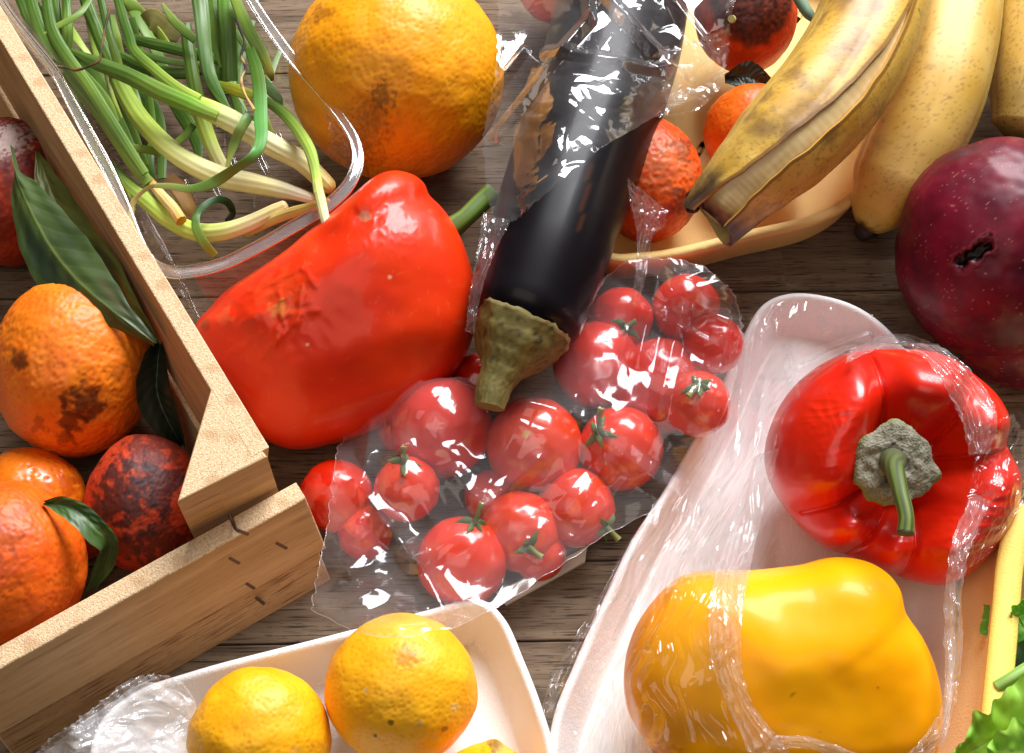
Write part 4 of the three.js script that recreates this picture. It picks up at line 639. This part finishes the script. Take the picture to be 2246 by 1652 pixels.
leafThing('citrus_leaf', 'small curled green leaf stuck between the three lower oranges', 'leaf', leafSheet([D(100, 1102, 66), D(140, 1108, 68), D(180, 1130, 68), D(215, 1165, 64), D(240, 1190, 56), D(232, 1240, 44), D(205, 1290, 34)], [4, 20, 26, 28, 24, 26, 14], { seed: 15, fold: 12, twist: (v) => v * 1.1, c: [C('#2c4a1e'), C('#4a6a2e')], rib: C('#7d8f4c') }), leafMat);
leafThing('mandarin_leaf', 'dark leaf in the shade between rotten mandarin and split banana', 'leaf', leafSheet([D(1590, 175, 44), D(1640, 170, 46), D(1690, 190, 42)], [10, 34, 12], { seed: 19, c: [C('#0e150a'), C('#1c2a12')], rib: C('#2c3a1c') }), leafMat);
leafThing('green_stalk', 'greyish green stalk end beside the split banana at the top edge', 'stalk', sweep([D(1738, -40, 84), D(1755, 0, 84), D(1772, 28, 83), D(1788, 46, 82)], { w: [14, 14, 13, 8], n: 20, m: 10, col: (t, a) => mix(C('#4a6a48'), C('#86a088'), .5 + .5 * Math.sin(a * 5)) }), dryMat);
// salad in the mustard tray
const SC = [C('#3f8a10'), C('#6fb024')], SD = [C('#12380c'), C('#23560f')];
[['brightest frilly lettuce leaf spilling over the tray rim at the bottom edge', [D(2420, 1500, 62), D(2330, 1560, 68), D(2230, 1600, 70), D(2150, 1640, 66), D(2090, 1668, 60)], [80, 100, 92, 78, 40, 10], { seed: 22, ruffle: 34, rf: 12, ragged: .35, fold: 8, c: [C('#6fae1c'), C('#a0d03c')], rib: C('#b8d87a'), veins: 8 }],
 ['pale crumpled lettuce leaf in the very corner of the picture', [D(2380, 1700, 66), D(2290, 1660, 72), D(2220, 1650, 72), D(2180, 1690, 68)], [70, 80, 60, 20], { seed: 25, ruffle: 40, rf: 14, ragged: .4, c: [C('#7cb828'), C('#aedc54')], rib: C('#c8e08a') }],
 ['dark spinach-like leaf in the middle of the salad', [D(2380, 1480, 40), D(2300, 1490, 44), D(2230, 1510, 44), D(2170, 1550, 38)], [90, 110, 90, 20], { seed: 28, ruffle: 22, fold: 14, c: SD, rib: C('#4c7a2c'), veins: 7 }],
 ['mid green leaf standing against the yellow tray wall', [D(2330, 1420, 42), D(2270, 1400, 46), D(2215, 1350, 46), D(2190, 1320, 40)], [90, 100, 70, 20], { seed: 31, ruffle: 24, ragged: .25, fold: 8, c: SC, rib: C('#9cc45c') }],
 ['small toothed bright leaf at the right edge above the pale stalk', [D(2330, 1350, 52), D(2280, 1355, 56), D(2240, 1350, 56), D(2222, 1362, 54)], [50, 50, 34, 8], { seed: 34, ruffle: 22, ragged: .5, rf: 18, c: [C('#4c9a18'), C('#7cc034')], rib: C('#b0d87a') }],
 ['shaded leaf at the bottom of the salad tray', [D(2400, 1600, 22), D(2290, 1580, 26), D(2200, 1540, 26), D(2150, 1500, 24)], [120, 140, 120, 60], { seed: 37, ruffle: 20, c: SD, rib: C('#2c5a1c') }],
].forEach(([l, p, w, o]) => leafThing('salad_leaf', l, 'lettuce leaf', leafSheet(p, w, { nu: 60, nv: 70, ...o }), salMat));
leafThing('salad_stalk', 'pale green cut stalk in the salad by the tray wall', 'stalk', sweep([D(2186, 1508, 56), D(2215, 1490, 58), D(2260, 1462, 58), D(2320, 1430, 56)], { w: [15, 14, 14, 13], n: 24, m: 14, col: (t, a) => mix(C('#7cae3c'), C('#a8cc6a'), .5 + .5 * Math.sin(a * 4)), capCol: () => C('#c8d89a') }), salMat);

// ------------------------------------------------------------------ thin films draped over what lies beneath
const GX = .3, GN = 380, STEP = 2 * GX / GN, TZ0 = -.32;
function rasterTop(objs) { // height of the uppermost surface over a grid of the table
  const h = new Float32Array((GN + 1) * (GN + 1)), p = [V3(0, 0, 0), V3(0, 0, 0), V3(0, 0, 0)];
  for (const o of objs) { o.updateMatrixWorld(true); o.traverse((m) => {
    if (!m.isMesh) return; const g = m.geometry, q = g.attributes.position, ix = g.index, n = ix ? ix.count : q.count;
    for (let i = 0; i < n; i += 3) {
      for (let k = 0; k < 3; k++) p[k].fromBufferAttribute(q, ix ? ix.getX(i + k) : i + k).applyMatrix4(m.matrixWorld);
      const X = p.map((v) => (v.x + GX) / STEP), Y = p.map((v) => (v.z - TZ0) / STEP), den = (Y[1] - Y[2]) * (X[0] - X[2]) + (X[2] - X[1]) * (Y[0] - Y[2]);
      const put = (x, y, v) => { if (x >= 0 && y >= 0 && x <= GN && y <= GN) { const k = y * (GN + 1) + x; if (v > h[k]) h[k] = v; } };
      for (let k = 0; k < 3; k++) put(Math.round(X[k]), Math.round(Y[k]), p[k].y);
      if (Math.abs(den) < 1.5) continue;
      for (let y = Math.ceil(Math.min(...Y)); y <= Math.max(...Y); y++) for (let x = Math.ceil(Math.min(...X)); x <= Math.max(...X); x++) { const a = ((Y[1] - Y[2]) * (x - X[2]) + (X[2] - X[1]) * (y - Y[2])) / den, b = ((Y[2] - Y[0]) * (x - X[2]) + (X[0] - X[2]) * (y - Y[2])) / den; if (a >= 0 && b >= 0 && a + b <= 1) put(x, y, a * p[0].y + b * p[1].y + (1 - a - b) * p[2].y); }
    }
  }); }
  return h;
}
function drape(objs, iters, weight) { // a skin pulled over the objects that sags between them
  const h0 = rasterTop(objs), W = GN + 1; let h = h0.slice();
  for (let k = 0; k < iters; k++) for (let y = 1; y < GN; y++) for (let x = 1; x < GN; x++) { const i = y * W + x, a = (h[i - 1] + h[i + 1] + h[i - W] + h[i + W]) * .25 - weight; h[i] = Math.max(h0[i], h[i] + 1.5 * (a - h[i])); }
  return (x, z) => { const X = clamp((x + GX) / STEP, 0, GN - 1.001), Y = clamp((z - TZ0) / STEP, 0, GN - 1.001), i = Math.floor(X), j = Math.floor(Y), u = X - i, v = Y - j, k = j * W + i; return lerp(lerp(h[k], h[k + 1], u), lerp(h[k + W], h[k + W + 1], u), v); };
}
function onSkin(skin, dx, dy, lift) { const r = ray(dx, dy), p = V3(0, 0, 0), go = (y) => p.copy(r).multiplyScalar((y - camera.position.y) / r.y).add(camera.position); let y = .14, step = .001; for (; y > 0; y -= step) { go(y); if (y <= skin(p.x, p.z) + lift) break; } let a = y, b = y + step; for (let i = 0; i < 6; i++) { const m = (a + b) / 2; go(m); if (m <= skin(p.x, p.z) + lift) a = m; else b = m; } return go(Math.max(lift, a)).clone(); }
function filmGeo(rows, skin, o) { // rows of picture points across the sheet, top to bottom
  const cs = rows.map((r) => new THREE.CatmullRomCurve3(r.map(([x, y]) => V3(x, y, 0)), false, 'centripetal')), nu = o.nu ?? 120, nv = o.nv ?? 160;
  const cols = []; for (let i = 0; i <= nu; i++) cols.push(new THREE.CatmullRomCurve3(cs.map((c) => c.getPoint(i / nu)), false, 'centripetal'));
  const sd = o.seed ?? 1, rag = o.rag ?? 3;
  return grid(nu, nv, (u, v) => {
    const q = cols[Math.round(u * nu)].getPoint(v), e = Math.min(u, 1 - u, v, 1 - v);
    if (e < .03) { q.x += rag * n3(u * 30, v * 30, sd) * (1 - e / .03); q.y += rag * n3(u * 30, v * 30, sd + 4) * (1 - e / .03); }
    const p = onSkin(skin, q.x, q.y, o.lift ?? .001), X = q.x * .01, Y = q.y * .01, wx = .5 * n3(X * .9, Y * .9, sd), wy = .5 * n3(X * .9 + 9, Y * .9, sd);
    let d = 0; for (const [f, a, s] of o.crease) d += a * (facet((X + wx) * f * (o.stretch?.[0] ?? 1), (Y + wy) * f * (o.stretch?.[1] ?? 1), s + sd));
    const amt = o.amount ? o.amount(q.x, q.y, u, v) : 1; d *= amt;
    if (o.folds) { const [n, a, w2] = o.folds, t = u * n + w2 * n3(v * 3, u * 2, sd) + .5 * w2 * n3(v * 11, u * 5, sd + 2), tri = Math.abs((t % 1 + 1) % 1 - .5) * 2, t2 = t * 2.7 + n3(v * 6, 3, sd), tri2 = Math.abs((t2 % 1 + 1) % 1 - .5) * 2; d += a * (tri + .45 * tri2) * (o.foldAt ? o.foldAt(u, v) : 1); }
    for (const [ax, ay, bx, by, w, a] of o.ridges ?? []) { const s = segd(q.x, q.y, ax, ay, bx, by); d += a * Math.max(0, 1 - s / w); }
    return p.addScaledVector(UP, d * .12).addScaledVector(BACK, d);
  });
}
const film = (o) => phys({ color: 0xffffff, transmission: .95, thickness: 0, roughness: .05, ior: 1.55, side: THREE.DoubleSide, ...o });
const under = (...names) => scene.children.filter((o) => names.some((n) => o.name === n || o.name.startsWith(n + '_0')));
function filmThing(name, label, cat, parts) { const t = thing(name, label, cat, centre(parts[0][1])); for (const [n, g, m] of parts) mesh(n, g, m, t); return t; }
// the bag of tomatoes
{
  const skin = drape(under('tomato', 'card_strip', 'lemon', 'foam_tray'), 400, .000007);
  const rows = [[[812, 862], [745, 990], [718, 1170], [686, 1335]], [[885, 842], [850, 1020], [835, 1200], [815, 1392]], [[1000, 830], [990, 1000], [1000, 1200], [1000, 1372]], [[1120, 830], [1140, 1000], [1150, 1150], [1180, 1274]], [[1230, 770], [1270, 920], [1300, 1070], [1340, 1165]], [[1300, 650], [1370, 800], [1430, 950], [1498, 1084]], [[1370, 582], [1450, 720], [1510, 860], [1562, 960]], [[1470, 570], [1540, 660], [1590, 740], [1605, 850]], [[1545, 590], [1595, 640], [1618, 700], [1628, 760]]];
  const ridges = [[735, 990, 850, 1150, 30, .005], [850, 1150, 912, 1225, 34, .005], [912, 1225, 1060, 1140, 40, .0045], [1060, 1090, 1160, 880, 30, .003], [1160, 880, 1250, 910, 40, .004], [1250, 910, 1480, 1090, 34, .004], [700, 1320, 870, 1150, 30, .004], [735, 1340, 830, 1290, 36, .004], [760, 1365, 1010, 1375, 30, .003], [1360, 575, 1560, 700, 40, .006], [1440, 600, 1400, 780, 34, .005], [1050, 1110, 1000, 1040, 26, .002], [1600, 660, 1560, 900, 34, .005], [912, 1225, 1000, 1370, 34, .004], [1290, 880, 1330, 1040, 26, .003], [1400, 680, 1560, 760, 30, .004], [1500, 640, 1440, 900, 26, .004], [1180, 1010, 1060, 1120, 24, .0025], [820, 900, 800, 1060, 30, .005], [1240, 1120, 1330, 1020, 24, .0025]];
  const g = filmGeo(rows, skin, { nu: 150, nv: 240, lift: .0012, seed: 3, rag: 8, crease: [[.6, .005, 1], [1.6, .0026, 2], [4.5, .0004, 3]], ridges, amount: (x, y) => 1 + 1.2 * gauss(x, y, 760, 1300, 90) + gauss(x, y, 1540, 700, 110) });
  const low = filmGeo(rows, () => .0004, { nu: 30, nv: 50, lift: .0006, seed: 5, crease: [[1.2, .0006, 1]] });
  const q = g.attributes.position, vert = (a, b) => V3(0, 0, 0).fromBufferAttribute(q, b * 151 + a).addScaledVector(BACK, .0002), rim = [];
  for (let k = 0; k <= 150; k += 3) rim.push(vert(k, 0)); for (let k = 3; k <= 240; k += 3) rim.push(vert(150, k)); for (let k = 147; k >= 0; k -= 3) rim.push(vert(k, 240)); for (let k = 237; k >= 150; k -= 3) rim.push(vert(0, k));
  const seam = sweep(rim, { n: 500, m: 6, w: (t) => .9 + .5 * n3(t * 40, 1, 2), h: 1.4 });
  filmThing('plastic_bag', 'clear creased plastic bag of cherry tomatoes in the centre', 'bag', [['front_sheet', g, film({ transmission: .955, ior: 1.58, roughness: .1 })], ['edge', seam, film({ transmission: .9, ior: 1.7, roughness: .15 })], ['back_sheet', low, film({ transmission: .99, ior: 1.25 })]]);
}
// the crinkled film round the aubergine
{
  const skin = drape(under('aubergine', 'grapefruit', 'mandarin', 'red_pepper', 'foam_tray'), 160, .00001);
  const g = filmGeo([[[1090, -70], [1190, -70], [1290, -70], [1450, -70], [1640, -70]], [[1092, 60], [1160, 60], [1240, 60], [1400, 60], [1592, 66]], [[1086, 170], [1130, 170], [1200, 170], [1400, 170], [1570, 188]], [[1062, 290], [1110, 290], [1180, 290], [1350, 262], [1462, 228]], [[1066, 400], [1110, 395], [1180, 390], [1330, 310], [1450, 246]], [[1085, 508], [1120, 490], [1165, 460], [1290, 357], [1441, 262]]],
    skin, { nu: 230, nv: 230, lift: .0012, seed: 9, rag: 5, crease: [[.55, .0085, 1], [1.5, .0034, 2], [4.5, .0004, 3]], stretch: [1, 1.25], amount: (x, y, u) => .35 + .9 * sstep(.3, .6, u) + .3 * gauss(x, y, 1100, 100, 80), ridges: [[1090, 300, 1290, 60, 18, .006], [1290, 60, 1285, -60, 16, .006], [1300, -20, 1490, 190, 20, .008], [1470, 20, 1560, 150, 18, .007], [1200, 130, 1500, 170, 18, .004], [1080, 210, 1150, 120, 14, .006]] });
  const flare = filmGeo([[[1440, 120], [1520, 100], [1600, 60]], [[1450, 190], [1520, 175], [1590, 150]], [[1458, 230], [1520, 215], [1575, 200]], [[1440, 265], [1480, 262], [1530, 248]]], skin, { nu: 70, nv: 70, lift: .004, seed: 14, rag: 8, crease: [[1.6, .006, 1], [4, .003, 2], [9, .001, 3]] });
  const tail = filmGeo([[[1060, 470], [1120, 488]], [[1046, 560], [1088, 552]], [[1030, 650], [1056, 645]], [[1022, 730], [1040, 735]]], skin, { nu: 24, nv: 90, lift: .002, seed: 17, crease: [[2, .003, 1], [6, .001, 2]], folds: [3, .0012, .8] });
  const hang = filmGeo([[[1375, 395], [1420, 430], [1462, 470]], [[1380, 445], [1418, 470], [1455, 500]], [[1395, 510], [1412, 515], [1432, 520]], [[1392, 600], [1402, 602], [1416, 604]], [[1380, 670], [1388, 670], [1398, 671]]], skin, { nu: 40, nv: 110, lift: .003, seed: 19, crease: [[2.4, .004, 1], [6, .0012, 2]], folds: [3, .0015, .7] });
  const m = film({ transmission: .965, ior: 2.05, roughness: .085 });
  filmThing('cling_film', 'crinkled shiny clear film wrapped over the upper aubergine', 'plastic film', [['sheet', g, m], ['gathered_end', flare, m], ['torn_edge', tail, film({ ior: 1.6 })], ['loose_strand', hang, film({ ior: 1.8 })]]);
}
// torn film over the pepper tray
{
  const skin = drape(under('red_pepper_001', 'yellow_pepper', 'foam_tray'), 200, .000012);
  const m = film({ transmission: .99, ior: 1.55, roughness: .05 }), ms = film({ transmission: .87, ior: 1.85, roughness: .1 });
  const g = filmGeo([[[1636, 706], [1690, 672], [1760, 662], [1880, 690], [1990, 718]], [[1606, 800], [1660, 785], [1720, 775], [1800, 780], [1868, 782]], [[1540, 950], [1590, 935], [1640, 925], [1690, 915], [1726, 900]], [[1440, 1095], [1500, 1085], [1560, 1075], [1630, 1050], [1692, 1015]], [[1362, 1212], [1430, 1205], [1500, 1200], [1580, 1195], [1655, 1180]], [[1290, 1360], [1370, 1350], [1450, 1330], [1540, 1310], [1625, 1292]], [[1190, 1530], [1300, 1500], [1400, 1470], [1510, 1450], [1618, 1440]], [[1196, 1690], [1300, 1660], [1420, 1640], [1540, 1625], [1655, 1650]]],
    skin, { nu: 170, nv: 260, lift: .0014, seed: 23, rag: 6, crease: [[.6, .006, 1], [1.7, .0022, 2], [5, .0003, 3]], stretch: [1.4, .7], folds: [5, .003, .9], foldAt: (u, v) => sstep(.25, .5, v) * (.5 + .5 * u) + .25, ridges: [[1670, 840, 1640, 1010, 14, .004], [1760, 790, 1900, 740, 14, .005], [1640, 700, 1600, 1000, 14, .005], [1720, 760, 1740, 900, 12, .004], [1480, 1130, 1350, 1400, 12, .004], [1560, 1080, 1420, 1420, 12, .005]] });
  const bunch = (rows, seed, o = {}) => filmGeo(rows, skin, { nu: 46, nv: 200, lift: .003, seed, rag: 4, crease: [[3, .0025, 1], [8, .001, 2]], stretch: [1.3, .7], folds: [4, .0019, .9], ...o });
  const s1 = bunch([[[1655, 1000], [1705, 985]], [[1600, 1150], [1665, 1150]], [[1560, 1290], [1635, 1290]], [[1555, 1430], [1622, 1430]], [[1585, 1530], [1640, 1525]], [[1630, 1620], [1690, 1600]], [[1660, 1690], [1740, 1665]]], 31);
  const s2 = bunch([[[2125, 1080], [2165, 1100]], [[2085, 1190], [2125, 1200]], [[2066, 1300], [2104, 1300]], [[2066, 1420], [2104, 1420]], [[2066, 1510], [2094, 1515]], [[2040, 1590], [2072, 1605]], [[1985, 1650], [2030, 1670]]], 33);
  const s3 = bunch([[[1850, 800], [1860, 770]], [[1940, 765], [1960, 735]], [[2020, 790], [2070, 770]], [[2080, 880], [2150, 850]], [[2110, 950], [2185, 930]], [[2120, 1000], [2165, 995]]], 35, { folds: [6, .0024, 1] });
  const s4 = bunch([[[1680, 1640], [1700, 1610]], [[1770, 1640], [1775, 1615]], [[1830, 1660], [1850, 1640]], [[1900, 1690], [1920, 1670]]], 37);
  const veil = filmGeo([[[2150, 930], [2215, 910], [2300, 880]], [[2130, 1030], [2200, 1020], [2270, 1010]], [[2110, 1130], [2180, 1120], [2235, 1110]], [[2080, 1260], [2130, 1240], [2160, 1220]]], skin, { nu: 70, nv: 100, lift: .002, seed: 39, crease: [[1.2, .003, 1], [4, .0012, 2]], folds: [5, .0012, 1] });
  const left = filmGeo([[[1385, 1180], [1450, 1100]], [[1300, 1330], [1350, 1300]], [[1215, 1470], [1280, 1430]], [[1185, 1560], [1225, 1560]]], drape(under('foam_tray'), 120, .00002), { nu: 50, nv: 140, lift: .002, seed: 41, crease: [[1.5, .004, 1], [5, .0012, 2]], folds: [4, .002, .8] });
  filmThing('cling_film', 'torn cling film bunched in white strands over the pepper tray', 'plastic film', [['sheet', g, m], ['strand', s1, ms], ['strand', s2, ms], ['strand', s3, ms], ['strand', s4, ms], ['loose_sheet', veil, m], ['hanging_edge', left, m]]);
}
// crumpled film at the left end of the lemon tray
{
  const skin0 = drape(under('foam_tray'), 100, .00002), skin = (x, z) => { const p = V3(x, 0, z), b = at(280, 1600, .02); return skin0(x, z) + .026 * Math.exp(-((p.x - b.x) ** 2 + (p.z - b.z) ** 2) / .0022); };
  const g = filmGeo([[[235, 1535], [290, 1490], [360, 1478], [410, 1500], [432, 1530]], [[160, 1590], [250, 1560], [340, 1550], [410, 1560], [455, 1590]], [[105, 1630], [210, 1620], [320, 1620], [400, 1630], [478, 1640]], [[50, 1690], [170, 1700], [290, 1700], [400, 1700], [500, 1710]]], skin, { nu: 160, nv: 130, lift: .003, seed: 51, rag: 10, crease: [[1.3, .006, 1], [3.4, .003, 2], [9, .001, 3]], folds: [6, .0012, 1.4] });
  const g2 = filmGeo([[[240, 1545], [330, 1495], [428, 1535]], [[150, 1610], [290, 1590], [455, 1610]], [[60, 1690], [280, 1690], [480, 1690]]], skin, { nu: 90, nv: 80, lift: .0015, seed: 57, crease: [[1.7, .005, 1], [5, .002, 2]] });
  const m = film({ transmission: .86, ior: 1.65, roughness: .08 });
  filmThing('cling_film', 'milky crumpled film at the left end of the lemon tray', 'plastic film', [['sheet', g, m], ['inner_layer', g2, film({ transmission: .72, roughness: .12 })]]);
}
renderer.render(scene, camera);
